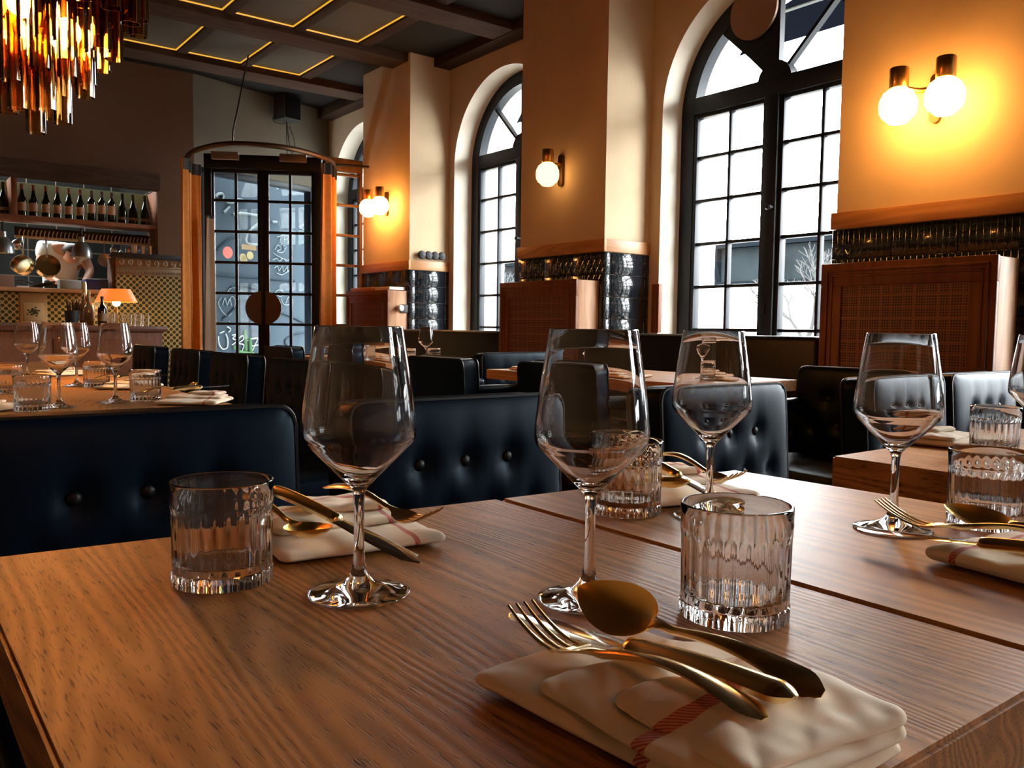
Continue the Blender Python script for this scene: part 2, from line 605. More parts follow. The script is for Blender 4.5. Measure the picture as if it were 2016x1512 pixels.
def wall_right():
    w = MB()
    rv = MB()
    ys = sorted(WC)
    edges = [Y0R] + [v for yc in ys for v in (yc-RA, yc+RA)] + [Y1R]
    for x in (XW, XO):
        for i in range(0, len(edges), 2):
            a, b = edges[i], edges[i+1]
            w.face([(x, a, 0), (x, b, 0), (x, b, ZC+.1), (x, a, ZC+.1)])
        for yc in ys:
            w.face([(x, yc-RA, 0), (x, yc+RA, 0), (x, yc+RA, ZI), (x, yc-RA, ZI)])
            n = 40
            for k in range(n):
                t0, t1 = PI*k/n, PI*(k+1)/n
                w.face([(x, yc+RA*math.cos(t0), ZS+RA*math.sin(t0)), (x, yc+RA*math.cos(t1), ZS+RA*math.sin(t1)), (x, yc+RA*math.cos(t1), ZC+.1), (x, yc+RA*math.cos(t0), ZC+.1)])
    o = w.build('wall_right', M['plaster'], smooth=False, fix=False)
    struct(o)
    for yc in ys:
        rv = MB()
        pts = [(yc-RA, ZI)] + [(yc-RA*math.cos(PI*k/40), ZS+RA*math.sin(PI*k/40)) for k in range(41)] + [(yc+RA, ZI)]
        pts.append(pts[0])
        for p, q in zip(pts[:-1], pts[1:]):
            rv.face([(XW-.002, *p), (XO+.002, *p), (XO+.002, *q), (XW-.002, *q)])
        bmesh.ops.remove_doubles(rv.b, verts=rv.b.verts[:], dist=1e-4)
        rv.build('window_reveal', M['reveal'], o)
wall_right()
def reveal_wood():
    o = MB().box(4.505, 4.54, 4.185, 4.255, .95, 1.30, .003).build('trim_1', M['cab'])
    struct(o)
reveal_wood()

def strip(mb, outer, inner, x0, x1):
    n = len(outer)
    vs = [[mb.b.verts.new((x, *p)) for p in L] for x in (x0, x1) for L in (outer, inner)]
    oa, ia, ob, ib = vs
    for k in range(n-1):
        mb.b.faces.new((oa[k], oa[k+1], ia[k+1], ia[k]))
        mb.b.faces.new((ob[k], ib[k], ib[k+1], ob[k+1]))
        mb.b.faces.new((oa[k], ob[k], ob[k+1], oa[k+1]))
        mb.b.faces.new((ia[k], ia[k+1], ib[k+1], ib[k]))
    return mb

def window(i, yc, special=False):
    o = thing('window_%d' % i, None, None, (XG, yc, 0), kind='structure')
    f = MB()
    ro, ri = RA, .665
    out = [(-ro, ZI)] + [(-ro*math.cos(PI*k/36), ZS+ro*math.sin(PI*k/36)) for k in range(37)] + [(ro, ZI)]
    inn = [(-ri, ZI)] + [(-ri*math.cos(PI*k/36), ZS+ri*math.sin(PI*k/36)) for k in range(37)] + [(ri, ZI)]
    strip(f, out, inn, -.04, .05)
    f.box(-.05, .06, -ri, ri, 2.50, 2.62, .008)
    f.box(-.03, .04, -ri, ri, ZI, .68, .005)
    f.build('window_frame', M['frame'], o)
    MB().box(-.06, .05, -.052, .052, .66, 2.51, .008).build('mullion', M['frame'], o)
    for s in (-1, 1):
        c = MB()
        a, b = .05, ri
        c.box(-.035, .03, min(s*a, s*(a+.03)), max(s*a, s*(a+.03)), .66, 2.50, .003)
        c.box(-.035, .03, min(s*b, s*(b-.03)), max(s*b, s*(b-.03)), .66, 2.50, .003)
        md = s*(a+b)/2
        c.box(-.025, .02, md-.011, md+.011, .66, 2.50, .003)
        for k in range(7):
            z = .672+.305*k
            if z < 2.48:
                h = .017 if k == 0 else .011
                c.box(-.025, .02, min(s*a, s*b), max(s*a, s*b), z-h, z+h, .003)
        c.box(-.03, .025, min(s*a, s*b), max(s*a, s*b), 2.475, 2.50, .003)
        c.build('casement_bars', M['frame'], o)
    h = MB()
    z0 = 2.62
    hub = [(.13*math.cos(PI*k/12), z0-.02+.13*math.sin(PI*k/12)) for k in range(13)]
    h.prism([(-.04, *p) for p in hub], (.08, 0, 0))
    for a in (45, 90, 135):
        ca, sa = math.cos(R(a)), math.sin(R(a))
        p0 = Vector((0, .1*ca, z0-.02+.1*sa))
        L = .5
        while (L*ca)**2+(z0-.02+L*sa-ZS)**2 < ri*ri:
            L += .005
        p1 = Vector((0, L*ca, z0-.02+L*sa))
        w_ = .022 if a == 90 else .011
        d = Vector((0, -sa, ca))*w_
        h.prism([p0+d-Vector((.025, 0, 0)), p1+d-Vector((.025, 0, 0)), p1-d-Vector((.025, 0, 0)), p0-d-Vector((.025, 0, 0))], (.05, 0, 0))
    h.build('fanlight_bars', M['frame'], o)
    g = MB()
    gp = [(-ri, ZI)] + [(-ri*math.cos(PI*k/36), ZS+ri*math.sin(PI*k/36)) for k in range(37)] + [(ri, ZI)]
    g.face([(.0, *p) for p in gp])
    g.build('glass', M['pane'], o, smooth=False)
    if special:
        s_ = MB()
        pts = [(0, z0-.02)]
        for k in range(13):
            a = R(88+49*k/12)
            L = .5
            while (L*math.cos(a))**2+(z0-.02+L*math.sin(a)-ZS)**2 < ri*ri:
                L += .005
            pts.append((L*math.cos(a), z0-.02+L*math.sin(a)))
        # mirrored so that the blank sector lies on the far side of the mullion
        s_.prism([(-.03, -p[0], p[1]) for p in pts], (.04, 0, 0))
        s_.build('blank_panel', M['frame'], o)
        dsc = MB().lathe([(0, 0), (.165, 0), (.185, .012), (.185, .03), (0, .03)], 40, Matrix.Translation((-.035, .165, 3.085)) @ Matrix.Rotation(R(-90), 4, 'Y'))
        dsc.build('round_vent', plain('tan_vent_disc', (.20, .10, .055), .6), o)
        k = MB().lathe([(0, 0), (.012, 0), (.012, .02), (.02, .03), (.022, .045), (.014, .058), (0, .06)], 16, Matrix.Translation((-.06, -.03, 1.78)) @ Matrix.Rotation(R(-90), 4, 'Y'))
        k.build('handle', M['metal'], o)
        kk = MB().box(-.07, -.058, .0, .03, 1.08, 1.16, .003)
        kk.build('handle', M['metal'], o)
    else:
        k = MB().lathe([(0, 0), (.012, 0), (.012, .02), (.02, .03), (.022, .045), (.014, .058), (0, .06)], 16, Matrix.Translation((-.06, -.03, 1.78)) @ Matrix.Rotation(R(-90), 4, 'Y'))
        k.build('handle', M['metal'], o)
    return o
for i, yc in enumerate(WC):
    window(i+1, yc, special=(i == 2))

def pillar(y0, y1):
    p = MB().box(XF, XW+.02, y0, y1, 0, ZC, 0).build('pillar', M['plaster'], smooth=False)
    struct(p)
    r = MB()
    r.box(XF-.022, XF+.002, y0-.022, y1+.022, 1.512, 1.60, .004)
    r.build('wood_rail', M['rail'], p)
    r = MB()
    r.box(XF-.0, XW+.0, y0-.022, y0+.002, 1.512, 1.60, .004)
    r.box(XF-.0, XW+.0, y1-.002, y1+.022, 1.512, 1.60, .004)
    r.build('wood_rail', M['railX'], p)
    t = MB()
    hz = .155
    z = 1.51
    while z > .02:
        z1, z = z, max(z-hz, 0.0)
        n = 3
        for k in range(n):
            a = y0-.012+(y1-y0+.024)*k/n
            b = y0-.012+(y1-y0+.024)*(k+1)/n
            t.box(XF-.014, XF+.005, a+.001, b-.001, z+.001, z1-.001, .004, 1)
        for yy in (y0-.014, y1-.005):
            t.box(XF-.012, XF+.06, yy, yy+.019, z+.001, z1-.001, .004, 1)
            t.box(XF+.062, XW-.055, yy, yy+.019, z+.001, z1-.001, .004, 1)
            t.box(XW-.053, XW-.0, yy, yy+.019, z+.001, z1-.001, .004, 1)
    t.build('tile_cladding', M['tile'], p, ang=50)
    return p
PIL = [(6.995, 7.935), (4.33, 5.284), (1.60, 2.556), (-1.065, -.11)]
for a, b in PIL:
    pillar(a, b)

def cabinet(y0, y1, label):
    t = thing('cane_cabinet', label, 'cabinet', (3.87, (y0+y1)/2, 0), group='cane fronted cabinets against the pillars')
    w, h = (y1-y0)/2, 1.315
    MB().box(.02, .215, -w, w, 0, h-.005, .006).build('carcass', M['cab_daylit'], t)
    f = MB()
    mg = .115
    for y_0, y_1, z_0, z_1 in ((-w, w, h-mg, h), (-w, w, 0, .1), (-w, -w+mg, .1, h-mg), (w-mg, w, .1, h-mg)):
        f.box(0, .022, y_0, y_1, z_0, z_1, .004)
    for d, x in ((.03, -.010), (.055, -.006)):
        for y_0, y_1, z_0, z_1 in ((-w+d, w-d, h-d-.014, h-d), (-w+d, -w+d+.014, .1, h-d), (w-d-.014, w-d, .1, h-d)):
            f.box(x, .01, y_0, y_1, z_0, z_1, .004)
    f.build('face_frame', M['cab'], t)
    MB().box(.010, .021, -w+mg-.002, w-mg+.002, .098, h-mg+.002).build('cane_panel', M['cane'], t, smooth=False)
    return t
cabinet(1.64, 2.487, 'large cabinet with woven cane front under the twin lit wall lamp at right')
cabinet(4.36, 5.24, 'cane fronted cabinet against the middle pillar below the single wall lamp')
cab1 = cabinet(7.0, 7.86, 'small far cane cabinet beside the orange curtain with a white knob on its side')
k = MB().box(.13, .215, -.445, -.428, 1.10, 1.18, .01)
k.build('side_plate', M['black'], cab1)
k = MB().lathe([(0, 0), (.028, 0), (.030, .05), (.024, .058), (0, .06)], 20, Matrix.Translation((.12, -.43, 1.145)) @ Matrix.Rotation(R(90), 4, 'X'))
k.build('knob', M['white'], cab1)
tag(MB().box(3.90, 4.07, 7.02, 7.30, 1.316, 1.345, .004).build('tray', M['white']), 'flat white tray on top of the far cane cabinet', 'tray')
tag(MB().box(3.89, 4.06, 7.36, 7.80, 1.316, 1.35, .006).build('wooden_board', M['rail']), 'stacked pale wooden board on the far cane cabinet beside the curtain', 'board')

for a, b, lb in ((2.49, 4.355, 'long black leather banquette under the middle arched window'), (5.245, 6.99, 'black leather banquette below the arched window beyond the middle pillar'), (-1.9, .88, 'black leather banquette beside the near right cabinet')):
    t = thing('banquette', lb, 'bench', (3.87, (a+b)/2, 0), group='banquettes along the window wall')
    w = (b-a)/2
    MB().box(0, .13, -w, w, .40, .948, .03, 3).build('backrest', M['leather2'], t)
    MB().box(-.47, .02, -w, w, .34, .46, .03, 3).build('seat', M['leather2'], t)
    MB().box(-.42, .13, -w, w, 0, .34).build('plinth', M['cab'], t)
    MB().box(.13, .66, -w, w, .55, .60).build('window_ledge', M['cab'], t)

# ------------------------------------------------------------------ ceiling: beams, battens, panels
YB = [8.33, 7.04, 5.75, 4.46, 3.17, 1.88, .59, -.7, -2.0]
tn = 2
for yb in YB:
    o = MB().box(-2.5, XW-.001, yb, yb+.30, 3.45, ZC+.01, .006).build('trim_%d' % tn, M['beam'])
    struct(o); tn += 1
XB = [(3.585, 3.70)] + [(3.585-.605*k-.005, 3.585-.605*k+.085) for k in range(1, 10)]
for a, b in XB:
    o = MB().box(a, b, -3.2, 8.33, 3.495, ZC+.01, .004).build('trim_%d' % tn, M['beamY'])
    struct(o); tn += 1
o = MB().box(4.36, XW-.001, -3.2, 9.6, 3.44, ZC+.01, .006).build('trim_%d' % tn, M['beamY'])
struct(o); tn += 1
def panel_proto():
    t = thing('ceiling_light_panel', '', 'light', group='lit pressed ceiling panels')
    MB().box(-.257, .257, -.495, .495, -.012, .012, .004).build('panel', M['panel'], t)
    s = MB()
    s.box(-.253, .253, .487, .495, -.022, -.012)
    s.box(.249, .257, -.495, .495, -.022, -.012)
    s.build('light_strip', M['led'], t, smooth=False)
    return t
pst = Stock(panel_proto)
cols = ['right end', 'second from right', 'third from right', 'fourth from right', 'fifth from right']
for r_, (yy, rn) in enumerate(((7.835, 'row nearest the far wall'), (6.545, 'second row from the far wall'))):
    for c_ in range(5):
        xx = 3.585-.26-.605*c_ - (.0 if c_ == 0 else -.0)
        xx = (XB[c_+1][1]+XB[c_][0])/2
        pst('glowing edged ceiling panel, %s, %s' % (cols[c_], rn), (xx, yy, 3.535))
for yy, rn in ((7.835, 'row nearest the far wall'), (6.545, 'row above the middle arch'), (5.255, 'row nearest the camera')):
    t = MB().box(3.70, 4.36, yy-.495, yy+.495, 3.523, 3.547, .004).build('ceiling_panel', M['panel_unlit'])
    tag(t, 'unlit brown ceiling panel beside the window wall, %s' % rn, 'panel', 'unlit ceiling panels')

# ------------------------------------------------------------------ far wall with the kitchen pass
YW = 9.13
fwl = MB()
fwl.box(-2.5, 2.76, YW, YW+.2, 2.46, ZC)
fwl.box(2.39, 2.76, YW, YW+.2, 0, 2.46)
fwl.box(-2.5, 1.95, YW, YW+.2, 0, 1.25)
fwl.box(1.95, 2.39, YW, YW+.2, 0, 1.62)
fwl.box(-2.5, -1.2, YW, YW+.2, 1.25, 2.46)
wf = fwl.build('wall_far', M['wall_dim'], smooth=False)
struct(wf)
t = MB(); t.box(1.98, 2.74, YW-.02, YW, 0, 1.45)
t.build('checker_tiles', M['checker'], wf, smooth=False)
t = MB(); t.box(-1.2, 1.14, YW-.02, YW, 0, 1.245); t.box(1.37, 1.98, YW-.02, YW, 0, 1.245)
t.build('checker_tiles', M['checker'], wf, smooth=False)
t = MB()
t.box(1.98, 2.74, YW-.03, YW, 1.45, 1.46, .003)
t.box(1.98, 2.74, YW-.022, YW, 1.46, 1.53, .003)
for k in range(26):
    t.box(1.985+k*.029, 2.008+k*.029, YW-.03, YW-.015, 1.475, 1.498, .003)
t.box(1.98, 2.74, YW-.03, YW, 1.53, 1.54, .003)
t.box(1.98, 2.74, YW-.022, YW, 1.54, 1.62, .003)
for k in range(9):
    t.lathe([(0, 0), (.028, 0), (.03, .008), (.018, .012), (.012, .006), (0, .006)], 14, Matrix.Translation((2.03+k*.083, YW-.022, 1.58)) @ Matrix.Rotation(R(90), 4, 'X'))
t.build('relief_border', plain('olive_grey_relief_tile', (.26, .21, .13), .35), wf)
MB().box(1.94, 2.76, YW-.05, YW+.02, 1.62, 1.67, .005).build('capping', M['black'], wf)
t = MB()
t.box(1.14, 1.37, YW-.025, YW, 0, 1.245, .004)
t.build('cream_tiles', plain('cream_tile', (.42, .30, .16), .35), wf)
t = MB()
t.box(1.17, 1.34, YW-.03, YW-.02, .98, 1.15, .003)
pt = t.build('ornament_tile', plain('pale_ornament_tile', (.50, .42, .27), .3), wf)
t = MB()
random.seed(3)
for k in range(13):
    a = k*2.4
    rr = .012+.004*k
    t.ball((1.255+rr*math.cos(a), YW-.031, 1.065+rr*.75*math.sin(a)), .017-.0006*k, 1, .15, .7, 8, 6)
t.build('leaf_ornament', plain('green_black_glaze', (.03, .045, .02), .3), wf)
struct(MB().box(-2.5, 2.40, YW-.10, YW+.03, 2.31, 2.47, .008).build('trim_%d' % tn, M['beam'])); tn += 1

# kitchen beyond the pass
struct(MB().box(-2.4, 2.6, 11.2, 11.3, 0, ZC).build('wall_kitchen', M['ktile'], smooth=False))
struct(MB().box(2.5, 2.6, YW+.2, 11.2, 0, ZC).build('wall_kitchen_right', M['ktile'], smooth=False))
struct(MB().box(-2.5, -2.4, YW+.2, 11.3, 0, ZC).build('wall_kitchen_left', M['ktile'], smooth=False))
struct(MB().box(-2.4, 2.5, YW+.2, 11.2, .2, .3).build('kitchen_floor', M['black']))
l = bpy.data.lights.new('kitchen_strip_light', 'AREA')
l.shape = 'RECTANGLE'; l.size = 2.2; l.size_y = .3; l.energy = 30; l.color = (.85, 1., .82)
o = bpy.data.objects.new('kitchen_strip_light', l); o.location = (.7, 10.0, 3.3); l.energy = 10; C.objects.link(o)
pc = MB().box(-1.2, 1.97, YW-.12, YW+.55, 1.25, 1.29, .006)
pc = tag(pc.build('pass_counter', M['railX']), 'long orange wood pass counter between kitchen and dining room', 'counter')
MB().box(1.97, 2.39, YW+.0, YW+.45, 1.64, 1.67, .004).build('side_ledge', M['black'], wf)
ws = thing('bottle_shelf', 'dark wooden wall shelf holding the row of wine bottles over the kitchen pass', 'shelf', (0, YW+.12, 1.94))
MB().box(-1.2, 2.40, -.10, .24, -.01, .03, .005).build('shelf_board', M['rail' if 0 else 'cab'], ws)
MB().box(-1.2, 2.40, .24, .26, .03, .38).build('back_panel', plain('sage_back_panel', (.30, .42, .30), .6), ws)
MB().box(1.10, 1.15, -.10, .24, .03, .38, .003).build('divider', M['cab'], ws)
MB().box(2.385, 2.41, -.10, .24, -.4, .38, .003).build('end_panel', M['cab'], ws)
l = bpy.data.lights.new('shelf_tube_light', 'AREA')
l.shape = 'RECTANGLE'; l.size = 2.2; l.size_y = .03; l.energy = .35; l.color = (.8, 1., .75)
o = bpy.data.objects.new('shelf_tube_light', l); o.location = (1.2, YW+.30, 2.42); C.objects.link(o)
M['palebrass'] = plain('pale_brass', (.62, .56, .34), .45, .3)
hr = thing('hook_rail', 'long brass utensil rail with hooks beneath the bottle shelf', 'rail', (0, YW+.27, 1.80))
MB().box(1.15, 2.38, -.008, .008, -.025, .0, .002).build('bar', M['palebrass'], hr)
t = MB()
for k in range(34):
    x = 1.19+k*.0355
    t.tube([(x, 0, 0), (x, -.01, .03), (x+.008, -.012, .05), (x+.012, 0, .055)], .006, 5)
t.build('hooks', M['palebrass'], hr)
MB().box(1.15, 2.38, .01, .016, .0, .085).build('backing_strip', M['black'], hr)

def bottle(kind):
    def mk():
        t = thing('wine_bottle', '', 'bottle', group='wine bottles on the shelf over the kitchen pass')
        if kind == 'burgundy':
            pr = [(0, 0), (.034, 0), (.039, .006), (.0395, .14), (.036, .165), (.027, .195), (.017, .225), (.0145, .245), (.0145, .29), (.016, .292), (.016, .298), (.0, .298)]
            lz = (.045, .125)
        elif kind == 'bordeaux':
            pr = [(0, 0), (.034, 0), (.0375, .006), (.038, .185), (.034, .205), (.018, .222), (.0145, .235), (.0145, .29), (.016, .292), (.016, .298), (.0, .298)]
            lz = (.075, .165)
        else:
            pr = [(0, 0), (.036, 0), (.043, .006), (.043, .12), (.038, .155), (.026, .19), (.016, .225), (.0145, .25), (.0145, .275), (.0165, .278), (.016, .287), (.0, .287)]
            lz = (.035, .065)
        MB().lathe(pr, 20).build('bottle_body', M['bottle_dark'], t)
        r0 = pr[3][0]+.0006
        MB().lathe([(r0, lz[0]), (r0, lz[1])], 20).build('label', M['label_' + kind], t)
        MB().lathe([(.0152, .245), (.0152, .288), (.0165, .292), (.0165, .299), (0, .2995)], 16).build('neck_capsule', M['caps_' + kind], t)
        return t
    return mk
M['bottle_dark'] = plain('dark_bottle_glass', (.008, .012, .006), .08, spec=.6)
M['label_burgundy'] = plain('cream_label', (.42, .28, .18), .6, noise_amt=.2, noise_scale=50)
M['label_bordeaux'] = plain('buff_label', (.40, .26, .17), .6, noise_amt=.3, noise_scale=60)
M['label_squat'] = plain('brown_label', (.20, .12, .08), .6)
M['caps_burgundy'] = plain('red_capsule', (.16, .03, .015), .4)
M['caps_bordeaux'] = plain('maroon_capsule', (.05, .02, .015), .4)
M['caps_squat'] = M['bottle_dark']
stocks = {k: Stock(bottle(k)) for k in ('burgundy', 'bordeaux', 'squat')}
bx = [(1.048, 'squat', 'round shouldered dark bottle at the left end of the row, left of the divider'), (1.20, 'burgundy', 'sloping red capped bottle just right of the shelf divider'),
      (1.295, 'burgundy', 'second sloping red capped bottle right of the divider'), (1.40, 'burgundy', 'third sloping cream labelled bottle right of the divider'),
      (1.50, 'burgundy', 'fourth sloping cream labelled bottle right of the divider'), (1.60, 'burgundy', 'fifth sloping cream labelled bottle right of the divider'),
      (1.70, 'burgundy', 'sixth sloping bottle, beside the square shouldered ones'), (1.80, 'bordeaux', 'left of the three square shouldered wine bottles'),
      (1.895, 'bordeaux', 'middle one of the three square shouldered wine bottles'), (1.985, 'bordeaux', 'right of the three square shouldered wine bottles'),
      (2.085, 'squat', 'left of the three wide dark bottles at the right end of the shelf'), (2.185, 'squat', 'middle of the three wide dark bottles at the right end of the shelf'),
      (2.30, 'squat', 'rightmost wide dark bottle at the end of the shelf')]
for x, kd, lb in bx:
    stocks[kd]('dark ' + lb if not lb.startswith('round') else lb, (x, YW+.12, 1.972))

def hang(mk):
    return mk
def saucepan(x, y, z, rz, lb, rad=.10):
    t = thing('hanging_saucepan', lb, 'pan', (x, y, z), rz, 'copper toned saucepans hanging in the kitchen pass')
    mt = Matrix.Translation((0, 0, -.30)) @ Matrix.Rotation(R(72), 4, 'X')
    MB().lathe([(0, 0), (rad*.92, 0), (rad, .01), (rad, .075), (rad-.004, .075), (rad-.004, .012), (0, .008)], 28, mt).build('pan_body', plain('tinned_pan_metal', (.50, .42, .26), .25, 1.), t)
    MB().tube([(0, -.02, -.20), (0, -.025, -.1), (0, -.01, -.02), (0, 0, -.0)], [.009, .008, .011, .006], 8).build('handle', M['steel'], t)
    return t
saucepan(1.225, YW+.25, 1.80, R(-35), 'left hanging saucepan, turned sideways so its dark inside shows', .095)
saucepan(1.41, YW+.25, 1.80, R(8), 'right hanging saucepan facing the room with bright round base', .11)
def utensil(x, z, L, r, lb, nm, kind):
    t = thing(nm, lb, 'utensil', (x, YW+.25, 1.80), 0, 'utensils hanging from the kitchen rail')
    MB().tube([(0, 0, 0), (0, -.012, -.02), (0, -.012, -L)], .004, 6).build('handle', M['steel'], t)
    mt = Matrix.Translation((0, -.012, -L-r)) @ Matrix.Rotation(R(80), 4, 'X')
    if kind == 'disc':
        MB().lathe([(0, .0), (r*.6, .004), (r, .018), (r, .021), (r*.6, .008), (0, .004)], 24, mt).build('bowl', plain('pale_metal_skimmer', (.7, .65, .5), .35, .8), t)
    else:
        MB().ball((0, -.012, -L-r), r, 1, .6, 1.1).build('bowl', M['steel'], t)
    return t
utensil(1.935, 0, .13, .07, 'round pale skimmer hanging right of the heat lamp', 'skimmer', 'disc')
utensil(2.02, 0, .06, .035, 'small hanging ladle right of the round skimmer', 'ladle', 'ball')
utensil(2.09, 0, .09, .026, 'small hanging ladle next to the side ledge', 'ladle', 'ball')
utensil(2.17, 0, .045, .040, 'wire whisk ladle hanging over the side ledge', 'ladle', 'ball')
utensil(1.16, 0, .05, .045, 'bright steel ladle at the left end of the rail', 'ladle', 'ball')
def heat_lamp(x, lb, sc=1.):
    t = thing('heat_lamp', lb, 'lamp', (x, YW+.10, 1.86), 0, 'dome heat lamps over the pass')
    MB().tube([(0, 0, .04), (0, 0, -.06)], .012, 10).build('stem', M['black'], t)
    MB().lathe([(.028, -.05), (.030, -.10), (.055, -.12), (.080, -.16), (.092, -.21), (.095, -.25), (.091, -.25), (.088, -.21), (.076, -.162), (.05, -.123), (.0, -.112)], 28).build('lamp_shade', plain('blue_grey_spun_metal', (.34, .40, .42), .3, .85), t)
    MB().ball((0, 0, -.19), .028).build('bulb', emitter('heat_bulb', (1, .45, .12), 12.), t)
    return t
heat_lamp(1.70, 'blue grey metal dome heat lamp hanging in the middle of the pass')
heat_lamp(1.035, 'second metal dome heat lamp at the left edge of the picture')
t = thing('storage_tub', 'pale blue plastic tub on the pass counter', 'tub', (1.57, YW-.02, 1.29))
MB().box(-.10, .09, -.07, .07, 0, .085, .008).build('tub_body', plain('pale_blue_plastic', (.33, .45, .46), .4), t)
MB().box(.091, .10, -.07, .07, .0, .085, .002).build('blue_end', plain('blue_plastic', (.02, .09, .32), .4), t)
tag(MB().box(1.72, 1.92, YW+.02, YW+.2, 1.29, 1.40, .006).build('crate', plain('navy_plastic', (.015, .03, .12), .4)), 'dark blue crate behind the pale blue tub', 'crate')
t = thing('frying_pan', 'black frying pan resting tilted on the pass counter', 'pan', (1.375, YW+.14, 1.292))
MB().lathe([(0, .02), (.09, .02), (.115, .055), (.112, .056), (.088, .026), (0, .025)], 28, Matrix.Rotation(R(-14), 4, 'Y')).build('pan_body', M['black'], t)
MB().tube([(-.1, 0, .05), (-.24, -.02, .075)], .009, 8).build('handle', M['black'], t)
tag(MB().box(1.12, 1.22, YW-.06, YW+.04, 1.29, 1.305, .003).build('plate_stack', M['white']), 'white plate on the left of the pass counter', 'plate')
tag(MB().box(.93, 1.10, YW-.05, YW+.15, 1.29, 1.40, .006).build('container', plain('dull_brown_box', (.22, .13, .09), .6)), 'dull brown container at the left end of the pass', 'box')
def cup_proto():
    t = thing('metal_cup', '', 'cup', group='cups on the side ledge')
    MB().lathe([(0, 0), (.026, 0), (.032, .09), (.029, .09), (.024, .004), (0, .004)], 16).build('cup_body', M['steel'], t)
    return t
cs = Stock(cup_proto)
for x, lb in ((2.19, 'steel cup on the side ledge under the hanging ladle'), (2.27, 'middle steel cup on the side ledge'), (2.345, 'rightmost steel cup on the side ledge beside the wall')):
    cs(lb, (x, YW+.1, 1.67))

# ------------------------------------------------------------------ the cook (bending over the work, behind the heat lamp)
def skin_fig(name, mat, pts, edges, root=0, parent=None, sub=2):
    me = bpy.data.meshes.new(name)
    me.from_pydata([p[:3] for p in pts], edges, [])
    o = bpy.data.objects.new(name, me)
    C.objects.link(o)
    md = o.modifiers.new('skin', 'SKIN')
    for i, p in enumerate(pts):
        r = p[3] if isinstance(p[3], tuple) else (p[3], p[3])
        me.skin_vertices[0].data[i].radius = r
        me.skin_vertices[0].data[i].use_root = (i == root)
    s = o.modifiers.new('sub', 'SUBSURF')
    s.levels = s.render_levels = sub
    md.use_smooth_shade = True
    me.materials.append(mat)
    if parent: o.parent = parent
    return o
M['skin'] = plain('skin', (.46, .24, .15), .55)
M['hair'] = plain('dark_hair', (.02, .013, .01), .6)
ck = thing('person', 'cook in a white short sleeved shirt and dark apron bending over behind the heat lamp', 'person', (1.62, 9.98, .30))
body = [(0, 0, .95, (.15, .12)), (0, -.03, 1.10, (.15, .12)), (0, -.14, 1.30, (.17, .12)), (0, -.26, 1.44, (.16, .10)), (.03, -.36, 1.42, .055), (.05, -.44, 1.34, (.075, .085)), (.05, -.46, 1.26, (.06, .07)),
        (-.17, -.24, 1.42, .065), (-.23, -.34, 1.20, .045), (-.12, -.50, 1.08, .034), (-.08, -.56, 1.06, .03),
        (.17, -.24, 1.40, .065), (.23, -.36, 1.20, .045), (.14, -.52, 1.06, .034), (.1, -.57, 1.05, .03),
        (-.09, 0, .85, .095), (-.10, -.02, .48, .065), (-.10, .04, .08, .045), (-.10, -.1, .04, .04), (.09, 0, .85, .095), (.10, -.02, .48, .065), (.10, .04, .08, .045), (.10, -.1, .04, .04)]
ed = [(0, 1), (1, 2), (2, 3), (3, 4), (4, 5), (5, 6), (3, 7), (7, 8), (8, 9), (9, 10), (3, 11), (11, 12), (12, 13), (13, 14), (0, 15), (15, 16), (16, 17), (17, 18), (0, 19), (19, 20), (20, 21), (21, 22)]
skin_fig('body', M['skin'], body, ed, 0, ck)
sh = [(0, .0, .92, (.175, .145)), (0, -.03, 1.10, (.175, .145)), (0, -.14, 1.30, (.20, .145)), (0, -.25, 1.43, (.185, .125)), (-.17, -.24, 1.42, .095), (-.215, -.30, 1.29, .078), (.17, -.24, 1.40, .095), (.215, -.32, 1.28, .078)]
skin_fig('shirt', plain('white_cotton_shirt', (.75, .78, .76), .8), sh, [(0, 1), (1, 2), (2, 3), (3, 4), (4, 5), (3, 6), (6, 7)], 0, ck)
MB().box(-.17, .17, -.19, -.15, .50, 1.10, .02).build('apron', M['black'], ck)
MB().ball((.05, -.42, 1.40), .088, 1, 1, .8).build('hair', M['hair'], ck)
for s_ in (-1, 1):
    MB().ball((.05+s_*.028, -.535, 1.335), .010).build('eye', M['black'], ck)
    for q in range(4):
        MB().tube([(s_*(.075)+.01+(q-1.5)*.018, -.57, 1.05), (s_*(.075)+.01+(q-1.5)*.019, -.615, 1.045), (s_*(.075)+.01+(q-1.5)*.019, -.64, 1.02)], [.009, .008, .006], 8).build('finger', M['skin'], ck)
MB().tube([(.05, -.525, 1.32), (.05, -.55, 1.30), (.05, -.53, 1.295)], [.008, .014, .008], 8).build('nose', M['skin'], ck)

# ------------------------------------------------------------------ angled entrance wall with the frosted, written-on outer screen
AW = math.atan(.31)
MA = Matrix.Translation((2.76, YW, 0)) @ Matrix.Rotation(AW, 4, 'Z')
LA = 1.86
aw = MB()
aw.box(0, .10, 0, .15, 0, ZC, mat=MA)
aw.box(.10, 1.60, 0, .15, 2.62, ZC, mat=MA)
aw.box(1.60, LA+.1, 0, .15, 0, ZC, mat=MA)
struct(aw.build('wall_entrance', M['wall_grey'], smooth=False))
scr = thing('door_2', None, None, (0, 0, 0), kind='structure')
MB().box(.10, 1.60, .05, .053, .02, 2.62, mat=MA).build('glass', M['doorpane'], scr, smooth=False)
BO = 1.35
hb = thing('hoarding', 'blue grey painted hoarding covered in white marker scribbles, seen through the entrance doors', 'hoarding', (0, 0, 0))
M['screen'] = plain('blue_grey_hoarding_paint', (.024, .034, .046), .9, spec=.1, noise_amt=.12, noise_scale=1.5)
MB().box(.30, 3.1, BO, BO+.05, -.15, 3.35, mat=MA).build('board', M['screen'], hb, smooth=False)
f = MB()
